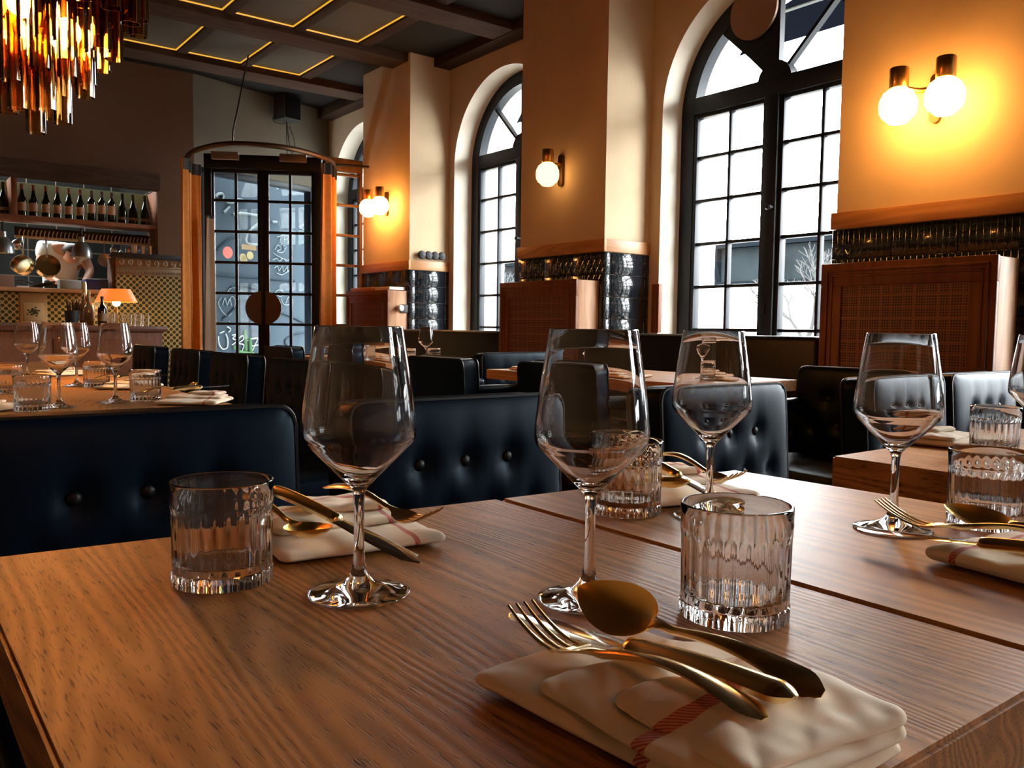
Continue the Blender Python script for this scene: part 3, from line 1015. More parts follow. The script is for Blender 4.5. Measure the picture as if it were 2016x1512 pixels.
for a, b, z0, z1 in ((.08, .14, 0, 2.62), (1.56, 1.62, 0, 2.62), (.08, 1.62, 2.56, 2.62), (.08, 1.62, 0, .10)):
    f.box(a, b, -.01, .10, z0, z1, .005, mat=MA)
f.build('door_frame', M['frame'], scr)

def at_screen(px, py, off=.012):
    """photo position on the frosted screen -> point on that screen"""
    d = fw*1661.35 + rt2*(px-1008) + up2*(756-py)
    n = MA.to_3x3() @ Vector((0, -1, 0))
    p0 = MA @ Vector((0, BO-off, 0))
    t = n.dot(p0-EYE)/n.dot(d)
    return EYE + d*t
def marks(name, strokes, w, mat, parent):
    m_ = MB()
    nrm = MA.to_3x3() @ Vector((0, -1, 0))
    for st in strokes:
        pts = [at_screen(*p) for p in st]
        # smooth the stroke
        if len(pts) > 2:
            q = []
            for i in range(len(pts)-1):
                p0, p1, p2, p3 = pts[max(i-1, 0)], pts[i], pts[i+1], pts[min(i+2, len(pts)-1)]
                for k in range(5):
                    t = k/5
                    q.append(.5*((2*p1)+(p2-p0)*t+(2*p0-5*p1+4*p2-p3)*t*t+(3*p1-p0-3*p2+p3)*t**3))
            pts = q+[pts[-1]]
        m_.tube(pts, w, 6)
    return m_.build(name, mat, parent)
wp = plain('white_marker_paint', (.85, .9, .92), .6, emit=None)
def trans_paint(name, col):
    mt, t_, b_ = nt(name)
    t_.nodes.remove(b_)
    tl = N(t_, 'ShaderNodeBsdfDiffuse'); tl.inputs[0].default_value = (*col, 1)
    t_.links.new(tl.outputs[0], t_.nodes['Material Output'].inputs[0])
    return mt
thin = [[(596, 412), (608, 414), (611, 425), (600, 440), (590, 447), (604, 455)], [(545, 467), (560, 462)], [(553, 466), (551, 478)], [(560, 477), (560, 465), (567, 466), (565, 471), (560, 472)], [(577, 464), (569, 467), (574, 472), (567, 477)],
        [(541, 492), (547, 482), (553, 490), (545, 495), (556, 497), (563, 487), (558, 483), (561, 494)], [(538, 498), (550, 506), (565, 512)], [(537, 512), (545, 509), (550, 514), (557, 509), (563, 514), (570, 511)],
        [(540, 528), (546, 524), (549, 533), (556, 524), (558, 535), (566, 525), (566, 536), (573, 527)], [(545, 538), (556, 541), (569, 532)],
        [(436, 586), (430, 596), (437, 612), (449, 622), (460, 610), (463, 592), (456, 584), (447, 602)], [(438, 600), (443, 586), (447, 600), (452, 588), (456, 602)], [(446, 578), (453, 568), (463, 567), (466, 577), (474, 572), (480, 577)],
        [(541, 577), (548, 571), (557, 575), (553, 584), (545, 581)], [(553, 588), (560, 600), (574, 598), (576, 590), (568, 585), (562, 597)], [(440, 627), (441, 629)], [(451, 632), (452, 634)]]
thick = [[(430, 662), (431, 676), (438, 687), (447, 684), (448, 668), (444, 657)], [(433, 656), (441, 652)], [(447, 643), (454, 648), (450, 654)], [(457, 660), (465, 659), (458, 666), (466, 671), (457, 679)],
         [(470, 666), (478, 661), (479, 668), (470, 676), (480, 679), (476, 691)], [(487, 669), (488, 671)], [(493, 668), (507, 666), (502, 678), (497, 690)], [(492, 682), (509, 679)]]
fat = [[(425, 387), (430, 382), (438, 382), (439, 391), (434, 396)], [(445, 397), (457, 399), (470, 393), (485, 397)], [(459, 422), (478, 420), (510, 425)], [(441, 418), (452, 407)], [(508, 440), (492, 454), (484, 470), (489, 480), (508, 482)], [(536, 437), (545, 437)]]
marks('marker_writing', thin, .0055, trans_paint('pale_marker', (.13, .155, .17)), hb)
marks('marker_writing', thick, .0085, trans_paint('white_marker', (.22, .24, .25)), hb)
marks('spray_mark', fat, .017, trans_paint('pale_spray', (.10, .12, .13)), hb)
grey = [[(425, 541), (470, 545), (510, 547), (540, 550), (580, 553)], [(455, 565), (480, 563), (505, 569)], [(437, 630), (455, 615), (468, 600)], [(552, 615), (570, 622), (592, 632), (606, 640)], [(606, 654), (580, 658), (562, 670), (570, 683), (604, 690)], [(428, 492), (450, 472), (470, 466)]]
marks('grey_smear', grey, .014, trans_paint('grey_spray', (.018, .026, .034)), hb)
def disc(px, py, r, name, mat):
    p = at_screen(px, py, BO-.045)
    mt_ = Matrix.Translation(p) @ Matrix.Rotation(AW, 4, 'Z') @ Matrix.Rotation(R(90), 4, 'X')
    return MB().lathe([(0, 0), (r, 0), (r, .004), (0, .004)], 24, mt_).build(name, mat, scr)
disc(448, 497, .064, 'round_sticker', plain('red_sticker', (.85, .12, .10), .5, emit=None)).data.materials[0].node_tree.nodes['Principled BSDF'].inputs['Base Color'].default_value = (.9, .12, .09, 1)
for px, py in ((478, 507), (492, 503), (480, 512)):
    disc(px, py, .045, 'round_sticker', plain('olive_sticker', (.40, .34, .14), .6))
p = at_screen(490, 487, BO-.045)
MB().box(-.10, .10, -.003, .003, -.028, .028, mat=Matrix.Translation(p) @ Matrix.Rotation(AW, 4, 'Z')).build('brown_label', plain('brown_label_strip', (.30, .20, .08), .6), hb)
marks('green_paint', [[(482, 650), (484, 690)], [(492, 665), (494, 695)], [(470, 692), (500, 697)], [(462, 680), (463, 688)]], .022, trans_paint('green_paint', (.05, .10, .05)), hb)

tag(MB().box(.1, 2.2, .20, .85, 2.95, 3.03, .01, mat=MA).build('shade_board', M['black']), 'added dark board outside over the entrance doors, shading the hoarding', 'shade_board')  # unseen, added to keep sky light off the hoarding top
# inner glazed vestibule doors
A2, ANG = Vector((2.72, 8.55, 0)), math.atan2(7.93-8.55, 3.80-2.72)
MD = Matrix.Translation(A2) @ Matrix.Rotation(ANG, 4, 'Z')
dr = thing('door_1', None, None, (0, 0, 0), kind='structure')
f = MB()
f.box(-.03, .04, -.05, .05, 0, 2.64, .006, mat=MD)
f.box(1.02, 1.10, -.05, .05, 0, 2.64, .006, mat=MD)
f.box(-.03, 1.10, -.06, .05, 2.50, 2.64, .006, mat=MD)
f.build('door_frame', M['frame'], dr)
for a, b in ((.04, .53), (.53, 1.02)):
    l = MB()
    st_in = .055
    ga, gb = (a+.02, b-st_in) if a < .3 else (a+st_in, b-.02)
    l.box(a, ga, -.025, .025, .02, 2.50, .004, mat=MD)
    l.box(gb, b, -.025, .025, .02, 2.50, .004, mat=MD)
    l.box(a, b, -.025, .025, .02, .38, .004, mat=MD)
    l.box(a, b, -.025, .025, 2.465, 2.50, .004, mat=MD)
    mid = (ga+gb)/2
    l.box(mid-.013, mid+.013, -.018, .018, .38, 2.47, .003, mat=MD)
    for k in range(6):
        z = .672+.305*k
        l.box(ga, gb, -.018, .018, z-.013, z+.013, .003, mat=MD)
    l.build('door_leaf', M['frame'], dr)
    MB().box(ga, gb, -.001, .001, .38, 2.47, mat=MD).build('glass', M['doorpane'], dr, smooth=False)
for s_ in (-1, 1):
    h = MB()
    pts = [(.53+s_*.02 + s_*.155*math.sin(PI*k/20), -.05, 1.14+.165*math.cos(PI*k/20)) for k in range(21)]
    h.prism([MD @ Vector(p) for p in pts], (MD.to_3x3() @ Vector((0, .022, 0))))
    h.build('handle', plain('dark_brown_plate', (.07, .03, .02), .45), dr)
for u in (.18, .83):
    MB().box(u-.13, u+.13, -.11, -.05, 2.58, 2.655, .006, mat=MD).build('door_closer', plain('brown_door_closer', (.22, .13, .08), .5), dr)
ps = thing('window_6', None, None, (0, 0, 0), kind='structure')
xa, xb, ys_ = 3.68, 4.095, 7.965
f = MB()
f.box(xa, xa+.05, ys_-.03, ys_+.03, 0, 2.66, .005)
f.box(xb-.035, xb, ys_-.03, ys_+.03, 0, 2.66, .005)
f.box(xa, xb, ys_-.035, ys_+.03, 2.53, 2.66, .005)
f.box(xa, xb, ys_-.03, ys_+.03, 0, .60, .005)
for k in range(7):
    z = .672+.305*k
    f.box(xa+.05, xb-.035, ys_-.02, ys_+.02, z-.013, z+.013, .003)
f.build('screen_frame', wood('brown_screen_wood', (.05, .022, .012), (.16, .08, .04), 'Z', .45, 6, .4), ps)
MB().box(xa+.05, xb-.035, ys_-.001, ys_+.001, .6, 2.53).build('glass', M['doorpane'], ps, smooth=False)

# curtain track and curtains
tr = [(2.47, 8.42), (2.40, 8.05), (2.42, 7.70), (2.56, 7.37), (2.95, 7.22), (3.38, 7.38), (3.62, 7.64), (3.70, 7.80)]
def spline(pts, n=6):
    pts = [Vector(p) for p in pts]
    q = []
    for i in range(len(pts)-1):
        p0, p1, p2, p3 = pts[max(i-1, 0)], pts[i], pts[i+1], pts[min(i+2, len(pts)-1)]
        for k in range(n):
            t = k/n
            q.append(.5*((2*p1)+(p2-p0)*t+(2*p0-5*p1+4*p2-p3)*t*t+(3*p1-p0-3*p2+p3)*t**3))
    return q+[pts[-1]]
t = thing('curtain_track', 'curved dark metal curtain track hanging in front of the entrance', 'curtain rail', (0, 0, 2.53))
MB().tube([(p[0], p[1], 0) for p in spline(tr)], .024, 8).build('track', M['bronze'], t)
MB().tube([(2.56, 7.37, .02), (2.56, 7.37, .10), (2.95, 8.05, .99)], .007, 6).build('suspension_rod', M['metal'], t)
MB().tube([(3.68, 7.76, .02), (4.08, 7.78, .05)], .012, 6).build('wall_bracket', M['metal'], t)
def curtain(path, z0, z1, amp, waves, mat, label, flare=1.0, head=.10):
    t = thing('curtain', label, 'curtain', (path[0][0], path[0][1], z0), 0, None)
    base = Vector((path[0][0], path[0][1], 0))
    pl = spline([(a, b, 0) for a, b in path], 40)
    L = len(pl)
    def sheet(zs, off, name, m_):
        mb = MB()
        cols_ = []
        for side in (0, 1):
            rows = []
            for z in zs:
                fz = (z1-z)/(z1-z0)
                row = []
                c0 = pl[L//2]
                for i, p in enumerate(pl):
                    d = (pl[min(i+1, L-1)]-pl[max(i-1, 0)]).normalized()
                    n_ = Vector((-d.y, d.x, 0))
                    ph = waves*2*PI*i/(L-1)
                    w_ = math.sin(ph+.6*math.sin(fz*2.3))*amp*(.75+.35*fz)+.25*amp*math.sin(2.3*ph+1)
                    q = c0+(p-c0)*(1+(flare-1)*fz)
                    row.append(mb.b.verts.new(Vector((q.x+n_.x*(w_+side*.006+off), q.y+n_.y*(w_+side*.006+off), z-z0))-base))
                rows.append(row)
            cols_.append(rows)
        nz = len(zs)
        for s_, rows in enumerate(cols_):
            for j in range(nz-1):
                for i in range(L-1):
                    q = (rows[j][i], rows[j][i+1], rows[j+1][i+1], rows[j+1][i])
                    mb.b.faces.new(q if s_ else q[::-1])
        for i in range(L-1):
            mb.b.faces.new((cols_[0][0][i], cols_[0][0][i+1], cols_[1][0][i+1], cols_[1][0][i]))
            mb.b.faces.new((cols_[0][-1][i], cols_[1][-1][i], cols_[1][-1][i+1], cols_[0][-1][i+1]))
        for j in range(nz-1):
            mb.b.faces.new((cols_[0][j][0], cols_[1][j][0], cols_[1][j+1][0], cols_[0][j+1][0]))
            mb.b.faces.new((cols_[0][j][-1], cols_[0][j+1][-1], cols_[1][j+1][-1], cols_[1][j][-1]))
        return mb.build(name, m_, t)
    sheet([z0+(z1-z0)*k/24 for k in range(25)], 0, 'curtain_fabric', mat)
    sheet([z1-head, z1+.005], -.004, 'header_tape', M['black'])
    return t
M['velvet'] = plain('rust_orange_velvet', (.60, .22, .045), .8, spec=.2, noise_amt=.1)
M['linen'] = plain('pale_linen_lining', (.42, .30, .20), .9, spec=.1)
curtain([(2.36, 8.10), (2.44, 8.30), (2.60, 8.44)], .02, 2.50, .035, 3, M['velvet'], 'dim rust orange velvet curtain gathered at the left of the entrance', 1.05)
curtain([(2.60, 8.20), (2.68, 8.28)], .02, 2.0, .02, 1, M['linen'], 'pale lining edge hanging beside the left orange curtain', 2.2, .02)
curtain([(3.46, 7.48), (3.60, 7.62), (3.69, 7.78)], .02, 2.50, .04, 3, M['velvet'], 'bright orange velvet curtain gathered at the right of the entrance', 1.12)

# loudspeaker and its leads on the entrance wall
sp = thing('loudspeaker', 'black loudspeaker on the wall above the entrance curtain track', 'speaker', (3.86, 9.20, 3.27), AW)
MB().box(-.12, .12, -.02, .16, 0, .27, .008).build('cabinet', M['black'], sp)
MB().box(-.105, .105, -.028, -.02, .015, .255, .004).build('grille', plain('speaker_cloth', (.006, .005, .005), 1., spec=.05), sp)
MB().box(-.02, .02, .15, .20, .08, .20).build('bracket', M['metal'], sp)
cb = thing('speaker_cable', 'thin black cable looping down from the loudspeaker to the door frame', 'cable', (3.84, 9.28, 3.26))
MB().tube(spline([(0, 0, 0), (.02, .0, -.2), (.06, .0, -.34), (.09, 0, -.22), (.03, 0, -.04)]), .005, 5).build('loop', M['black'], cb)
MB().tube(spline([(0, .02, 0), (0, .0, -.35), (.02, 0, -.6)]), .005, 5).build('drop', M['black'], cb)
MB().tube(spline([(-.10, .1, .1), (-.14, .05, .0), (-.06, .0, -.03), (0, 0, 0)]), .005, 5).build('lead', M['black'], cb)

# wall hooks on the far pillar
def hook_proto():
    t = MB().lathe([(0, 0), (.018, 0), (.018, .02), (.038, .024), (.041, .035), (.036, .05), (.015, .058), (0, .058)], 20, Matrix.Rotation(R(90), 4, 'X')).build('coat_hook', M['black'])
    return tag(t, '', 'hook', 'black knobs on the pillar side')
hk = Stock(hook_proto)
for x, lb in ((4.215, 'round black coat knob, nearest the pillar corner'), (4.29, 'round black coat knob, second from the pillar corner'), (4.365, 'round black coat knob, third from the pillar corner'), (4.44, 'round black coat knob, nearest the window')):
    hk(lb, (x, 6.995, 1.655))
# ------------------------------------------------------------------ service counter by the far wall
sc = thing('service_counter', 'brown wooden service counter standing in front of the checkered tile wall', 'counter', (1.0, 8.45, 0))
MB().box(-1.3, 1.21, -.30, .30, .895, .945, .006).build('counter_top', wood('dark_brown_counter_wood', (.05, .018, .01), (.15, .06, .03), 'X', .35, 8, .5), sc)
MB().box(-1.27, 1.17, -.27, .30, 0, .895, .004).build('carcass', M['cab'], sc)
MB().box(.25, 1.08, -.282, -.268, .10, .83, .006).build('front_panel', plain('tan_front_panel', (.20, .075, .035), .5, noise_amt=.1, spec=.2), sc)
MB().box(-.9, .2, -.282, -.268, .10, .83, .006).build('front_panel', plain('tan_front_panel', (.20, .075, .035), .5, noise_amt=.1, spec=.2), sc)
CT = .945
t = thing('cutlery_holder', 'dark jar bristling with upright cutlery at the left of the service counter', 'jar', (1.44, 8.30, CT))
MB().lathe([(0, 0), (.05, 0), (.062, .13), (.056, .13), (.046, .006), (0, .006)], 20).build('jar_body', M['black'], t)
random.seed(5)
t_ = MB()
for k in range(16):
    a = random.uniform(0, 6.28); r_ = random.uniform(.01, .04)
    t_.tube([(r_*math.cos(a), r_*math.sin(a), .01), (r_*1.9*math.cos(a), r_*1.9*math.sin(a), .17+random.uniform(0, .05))], [.004, .009], 6)
t_.build('cutlery', M['bronze'], t)
def liquor(h, r, col, cap, name='liquor_bottle'):
    def mk():
        t = thing(name, '', 'bottle', group='liquor bottles on the service counter')
        MB().lathe([(0, 0), (r, 0), (r*1.05, .008), (r*1.05, h*.55), (r*.9, h*.63), (r*.36, h*.74), (r*.33, h*.92), (0, h*.92)], 20).build('bottle_body', plain('liquor_glass', col, .08, spec=.8), t)
        MB().lathe([(r*.4, h*.90), (r*.4, h), (0, h)], 14).build('cap', plain('bottle_cap', cap, .4), t)
        MB().lathe([(r*1.07, h*.15), (r*1.07, h*.42)], 20).build('label', plain('bottle_label', (.25, .16, .09), .6), t)
        return t
    return mk
for mk, x, y, lb in ((liquor(.26, .036, (.006, .005, .004), (.02, .015, .01)), 1.67, 8.22, 'black bottle standing alone at the front of the service counter'),
                     (liquor(.30, .036, (.22, .10, .03), (.5, .35, .15)), 1.56, 8.42, 'amber bottle left at the back of the service counter'),
                     (liquor(.31, .034, (.25, .12, .04), (.6, .45, .2)), 1.62, 8.50, 'tall amber bottle with pale stopper on the service counter'),
                     (liquor(.27, .040, (.30, .18, .07), (.4, .25, .1)), 1.575, 8.30, 'stout golden bottle beside the cutlery jar')):
    o = mk(); o['label'] = lb; o.location = (x, y, CT)
tl_ = thing('table_lamp', 'small lamp with glowing orange shade on the service counter', 'lamp', (1.86, 8.55, CT+.0))
MB().lathe([(0, 0), (.06, 0), (.06, .012), (.012, .02), (.010, .20), (0, .20)], 20).build('base', M['brass'], tl_)
sh_m, tt, bb = nt('glowing_orange_shade')
bb.inputs['Base Color'].default_value = (.5, .16, .03, 1)
bb.inputs['Emission Color'].default_value = (1, .20, .02, 1)
bb.inputs['Emission Strength'].default_value = 1.0
MB().lathe([(.185, .22), (.125, .34), (.123, .34), (.183, .22)], 32).build('lamp_shade', sh_m, tl_)
MB().ball((0, 0, .215), .035).build('bulb', emitter('lamp_bulb', (1, .62, .25), 150.), tl_)
def bar_glass():
    t = MB().lathe([(0, 0), (.030, 0), (.034, .11), (.032, .11), (.028, .006), (0, .006)], 18).build('bar_glass', M['tumblerglass'])
    return tag(t, '', 'glass', 'bar glasses around the orange lamp')
bg_ = Stock(bar_glass)
k = 0
for x, y, lb in ((1.74, 8.30, 'front left glass'), (1.82, 8.27, 'second front glass'), (1.90, 8.30, 'third front glass'), (1.98, 8.28, 'front right glass'), (2.06, 8.33, 'glass nearest the counter end'), (1.78, 8.40, 'left rear glass'), (1.96, 8.42, 'right rear glass'), (2.04, 8.45, 'rear glass nearest the tiles')):
    bg_(lb + ' of the bar glasses before the orange lamp', (x, y, CT))
t = MB().box(-.24, .24, -.14, .14, 0, .008, .003).build('serving_tray', M['metal'])
t.location = (1.0, 8.35, CT)
tag(t, 'flat dark tray on the left part of the service counter', 'tray')
t = thing('champagne_bottle', 'dark bottle with a pale foil top behind the amber bottles', 'bottle', (1.615, 8.67, CT))
MB().lathe([(0, 0), (.04, 0), (.042, .01), (.042, .17), (.018, .27), (.017, .33), (0, .33)], 20).build('bottle_body', M['bottle_dark'], t)
MB().lathe([(.0185, .26), (.019, .36), (.015, .40), (0, .405)], 16).build('foil', plain('pale_foil', (.8, .72, .4), .35, .6), t)

# ------------------------------------------------------------------ wall lamps
def globe_prof(r):
    return [(.036, r*1.02), (.045, r*.93), (r*.78, r*.74), (r*.97, r*.35), (r, 0), (r*.96, -r*.35), (r*.80, -r*.62), (r*.66, -r*.70), (r*.62, -r*.78), (r*.45, -r*.93), (r*.2, -r*.99), (0, -r)]
def wall_lamp(yc, zc, offs, mat, label):
    t = thing('wall_lamp', label, 'lamp', (XF-.001, yc, zc))
    pl = MB()
    pts = [(0, .026*math.cos(PI*k/8), .09+.026*math.sin(PI*k/8)) for k in range(9)] + [(0, -.026*math.cos(PI*k/8), -.09-.026*math.sin(PI*k/8)) for k in range(9)]
    pl.prism(pts, (-.022, 0, 0))
    pl.build('wall_plate', M['bronze'], t)
    for dx, dy in offs:
        MB().tube(spline([(-.01, 0, .055), (dx*.5, dy*.5, .035), (dx, dy, .05)]), .013, 8).build('arm', M['brass'], t)
        MB().lathe([(0, .135), (.040, .135), (.043, .130), (.043, .045), (.040, .040), (0, .040)], 24, Matrix.Translation((dx, dy, 0))).build('lamp_cap', M['brass'], t)
        MB().lathe(globe_prof(.085), 32, Matrix.Translation((dx, dy, -.045))).build('glass_shade', mat, t)
    return t
wall_lamp(4.793, 2.13, [(-.14, 0)], M['opal_dim'], 'single softly lit globe wall lamp on the middle pillar')
wall_lamp(2.05, 2.09, [(-.17, .10), (-.17, -.12)], M['opal'], 'brightly lit twin globe wall lamp on the right pillar')
wall_lamp(7.42, 2.17, [(-.15, .12), (-.15, -.12)], M['opal'], 'brightly lit twin globe wall lamp on the far pillar')

# ------------------------------------------------------------------ chandelier of smoked glass tubes
ch = thing('chandelier', 'large chandelier of smoked amber glass tubes hanging over the communal table', 'chandelier', (.50, 3.47, 0))
MB().lathe([(0, 2.52), (.38, 2.52), (.38, 2.55), (0, 2.55)], 40).build('frame_plate', M['brass'], ch)
MB().tube([(0, 0, 2.55), (0, 0, ZC)], .012, 8).build('rod', M['brass'], ch)
tube_me = None
random.seed(11)
def tube_proto():
    mb = MB()
    r = .033
    mb.lathe([(r, 0), (r, .32)], 20)
    mb.lathe([(r-.0035, .32), (r-.0035, 0)], 20)
    mb.lathe([(r, 0), (r-.0035, 0)], 20)
    mb.tube([(-.03, 0, .31), (.03, 0, .31)], .002, 5)
    mb.tube([(0, 0, .31), (0, 0, .62)], .0015, 5)
    return mb.build('glass_tube', M['amber'], ch, fix=False)
tp = None
n_t = 0
for rr, n, zb in ((0, 1, 1.64), (.085, 6, 1.70), (.17, 12, 1.80), (.26, 16, 1.92), (.345, 20, 2.05)):
    for k in range(n):
        a = 2*PI*k/n + rr*9
        if tp is None:
            tp = tube_proto(); o = tp
        else:
            o = tp.copy(); C.objects.link(o); o.parent = ch
        o.location = (rr*math.cos(a), rr*math.sin(a), zb+random.uniform(-.03, .04))
        o.rotation_euler = (0, 0, a)
bp_ = None
for k in range(5):
    a = 2*PI*k/5+.5
    p = (.125*math.cos(a), .125*math.sin(a), 1.99+.06*(k % 2))
    h = MB().tube([(p[0], p[1], p[2]+.03), (p[0], p[1], 2.52)], .011, 8).build('bulb_holder', M['brass'], ch)
    MB().ball(p, .046, 1, 1, 1.05).build('bulb', M['bulb'], ch)

ch_fill = copy_tree(ch)  # unseen copy, added to warm the near tables and cutlery
ch_fill.location = (.30, -1.6, 0)
ch_fill['label'] = 'added unseen chandelier of smoked amber tubes behind the viewer, warm fill light'
for o in ch_fill.children:
    if o.name.startswith('bulb.'):
        o.material_slots[0].link = 'OBJECT'
        o.material_slots[0].material = M['bulb_fill']

# ------------------------------------------------------------------ tables
TZ = .75
def table(name, corners, mat, label, cat='table', th=.05, group=None, bases=None):
    cx = sum(c[0] for c in corners)/4
    cy_ = sum(c[1] for c in corners)/4
    t = thing(name, label, cat, (cx, cy_, 0), 0, group)
    top = MB().prism([(x-cx, y-cy_, TZ-th) for x, y in corners], (0, 0, th))
    bmesh.ops.bevel(top.b, geom=top.b.edges[:], offset=.003, segments=2, affect='EDGES')
    top.build('tabletop', mat, t)
    for bx_, by_ in (bases or [(0, 0)]):
        MB().lathe([(0, 0), (.20, 0), (.20, .012), (.04, .03), (.034, .06), (.034, TZ-th-.02), (.12, TZ-th-.01), (.12, TZ-th), (0, TZ-th)], 28, Matrix.Translation((bx_, by_, 0))).build('pedestal', M['metal'], t)
    return t
table('dining_table', [(.068, .208), (.637, .208), (.640, .868), (.068, .913)], M['oak'], 'warm grained oak table in the left foreground')
table('dining_table', [(.6435, .208), (1.125, .208), (1.090, .842), (.6465, .867)], M['oak2'], 'paler oak table pushed against the foreground one on its right')
table('dining_table', [(1.362, -.10), (2.15, -.10), (2.15, .85), (1.362, .84)], M['oak'], 'oak table at the right edge, beyond a gap from the foreground tables', th=.055)
table('communal_table', [(-1.1, 2.22), (.80, 2.24), (.84, 5.3), (-1.1, 5.3)], M['oak'], 'long communal table at the left under the chandelier', th=.055, bases=[(0, -1.1), (0, 0), (0, 1.1)])
table('dining_table', [(2.68, 2.28), (3.40, 2.28), (3.40, 3.66), (2.62, 3.66)], M['oak2'], 'table beside the banquette under the middle arched window', bases=[(.15, -.4), (.15, .4)])
table('dining_table', [(2.48, 4.40), (3.22, 4.40), (3.22, 5.9), (2.48, 5.9)], M['oak2'], 'table in front of the banquette beyond the middle pillar', bases=[(.17, -.4), (.17, .4)])

# ------------------------------------------------------------------ chairs
def rounded(u, v, a, b, r):
    x, y = u*a, v*b
    qx = max(-(a-r), min(a-r, x)); qy = max(-(b-r), min(b-r, y))
    dx, dy = x-qx, y-qy
    L = math.hypot(dx, dy)
    if L > 1e-9:
        s = max(abs(dx), abs(dy))/L
        dx *= s; dy *= s
    return qx+dx, qy+dy
def cushion(w, h, th, r, buttons, puff=.018, nx=40, ny=32, depth=.015):
    """padded panel in the xz plane, front towards -y, centre at the origin"""
    mb = MB()
    a, b = w/2, h/2
    F, B = [], []
    for j in range(ny+1):
        fr, br = [], []
        for i in range(nx+1):
            u, v = -1+2*i/nx, -1+2*j/ny
            u2, v2 = math.sin(u*PI/2), math.sin(v*PI/2)
            x, z = rounded(u2, v2, a, b, r)
            ed = (1-abs(u2)**5)*(1-abs(v2)**5)
            y = -th/2 - puff*ed**.5
            for bx_, bz_ in buttons:
                d2 = (x-bx_)**2+(z-bz_)**2
                y += depth*math.exp(-d2/(2*.017**2)) + .25*depth*math.exp(-((x-bx_)**2/(2*.012**2)+(z-bz_)**2/(2*.06**2)))
            fr.append(mb.b.verts.new((x, y, z)))
            br.append(mb.b.verts.new((x, th/2+.006*ed, z)))
        F.append(fr); B.append(br)
    for j in range(ny):
        for i in range(nx):
            mb.b.faces.new((F[j][i], F[j][i+1], F[j+1][i+1], F[j+1][i]))
            mb.b.faces.new((B[j][i], B[j+1][i], B[j+1][i+1], B[j][i+1]))
    per = [(0, i) for i in range(nx)] + [(j, nx) for j in range(ny)] + [(ny, nx-i) for i in range(nx)] + [(ny-j, 0) for j in range(ny)]
    n = len(per)
    for k in range(n):
        p, q = per[k], per[(k+1) % n]
        mb.b.faces.new((F[p[0]][p[1]], B[p[0]][p[1]], B[q[0]][q[1]], F[q[0]][q[1]]))
    return mb
def chair_proto(arms=True):
    t = thing('tufted_chair', '', 'chair')
    bt = [(-.11, .075), (0, .075), (.11, .075), (-.055, -.035), (.055, -.035), (-.165, -.035), (.165, -.035)]
    mt_ = Matrix.Translation((0, .05, .615)) @ Matrix.Rotation(R(-4), 4, 'X')
    def sub(mb):
        bmesh.ops.transform(mb.b, matrix=mt_, verts=mb.b.verts[:])
        return mb
    back = sub(cushion(.52, .41, .085, .035, bt)).build('backrest', M['leather'], t, ang=60)
    for s_, y in ((-1, -.043), (1, .043)):
        loop = [rounded(math.sin(u*PI/2)*1.0, math.sin(v*PI/2)*1.0, .26, .205, .035) for u, v in [(-1+k/8, -1) for k in range(17)] + [(1, -1+k/8) for k in range(1, 17)] + [(1-k/8, 1) for k in range(1, 17)] + [(-1, 1-k/8) for k in range(1, 16)]]
        sub(MB().tube([(x*1.004, y, z*1.004) for x, z in loop], .0048, 6, closed=True)).build('piping', M['leather2'], back)
    for x, z in bt[:5]:
        sub(MB().ball((x, -.046, z), .0135, 1, .55, 1, 12, 8)).build('button', M['leather2'], back)
    s = cushion(.50, .50, .10, .04, [(-.1, .05), (.1, .05), (0, -.08)], .015, 24, 24, .014)
    bmesh.ops.transform(s.b, matrix=Matrix.Translation((0, -.22, .40)) @ Matrix.Rotation(R(-90), 4, 'X'), verts=s.b.verts[:])
    seat = s.build('seat', M['leather'], t, ang=60)
    MB().box(-.235, .235, -.46, .02, .325, .345, .004).build('seat_frame', M['metal'], t)
    for s_ in ((-1, 1) if arms else ()):
        a_ = MB().box(s_*.235-.032, s_*.235+.032, -.36, .03, .64, .69, .018, 3)
        a_.build('armrest', M['leather'], t)
        MB().tube([(s_*.235, -.33, .637), (s_*.235, .04, .637), (s_*.235, .085, .60), (s_*.20, .09, .34)], .008, 6).build('arm_bracket', M['metal'], t)
    MB().tube([(0, .10, .60), (0, .11, .45), (0, .03, .33)], [.02, .02, .02], 8).build('back_support', M['metal'], t)
    MB().lathe([(0, 0), (.23, 0), (.23, .012), (.04, .03), (.026, .05), (.026, .33), (0, .33)], 28, Matrix.Translation((0, -.2, 0))).build('pedestal', M['metal'], t)
    return t
cst = Stock(chair_proto)
csn = Stock(lambda: chair_proto(False))
G1 = 'chairs drawn up to the foreground tables'
G2 = 'row of chairs along the communal table'
G3 = 'chairs around the window tables'
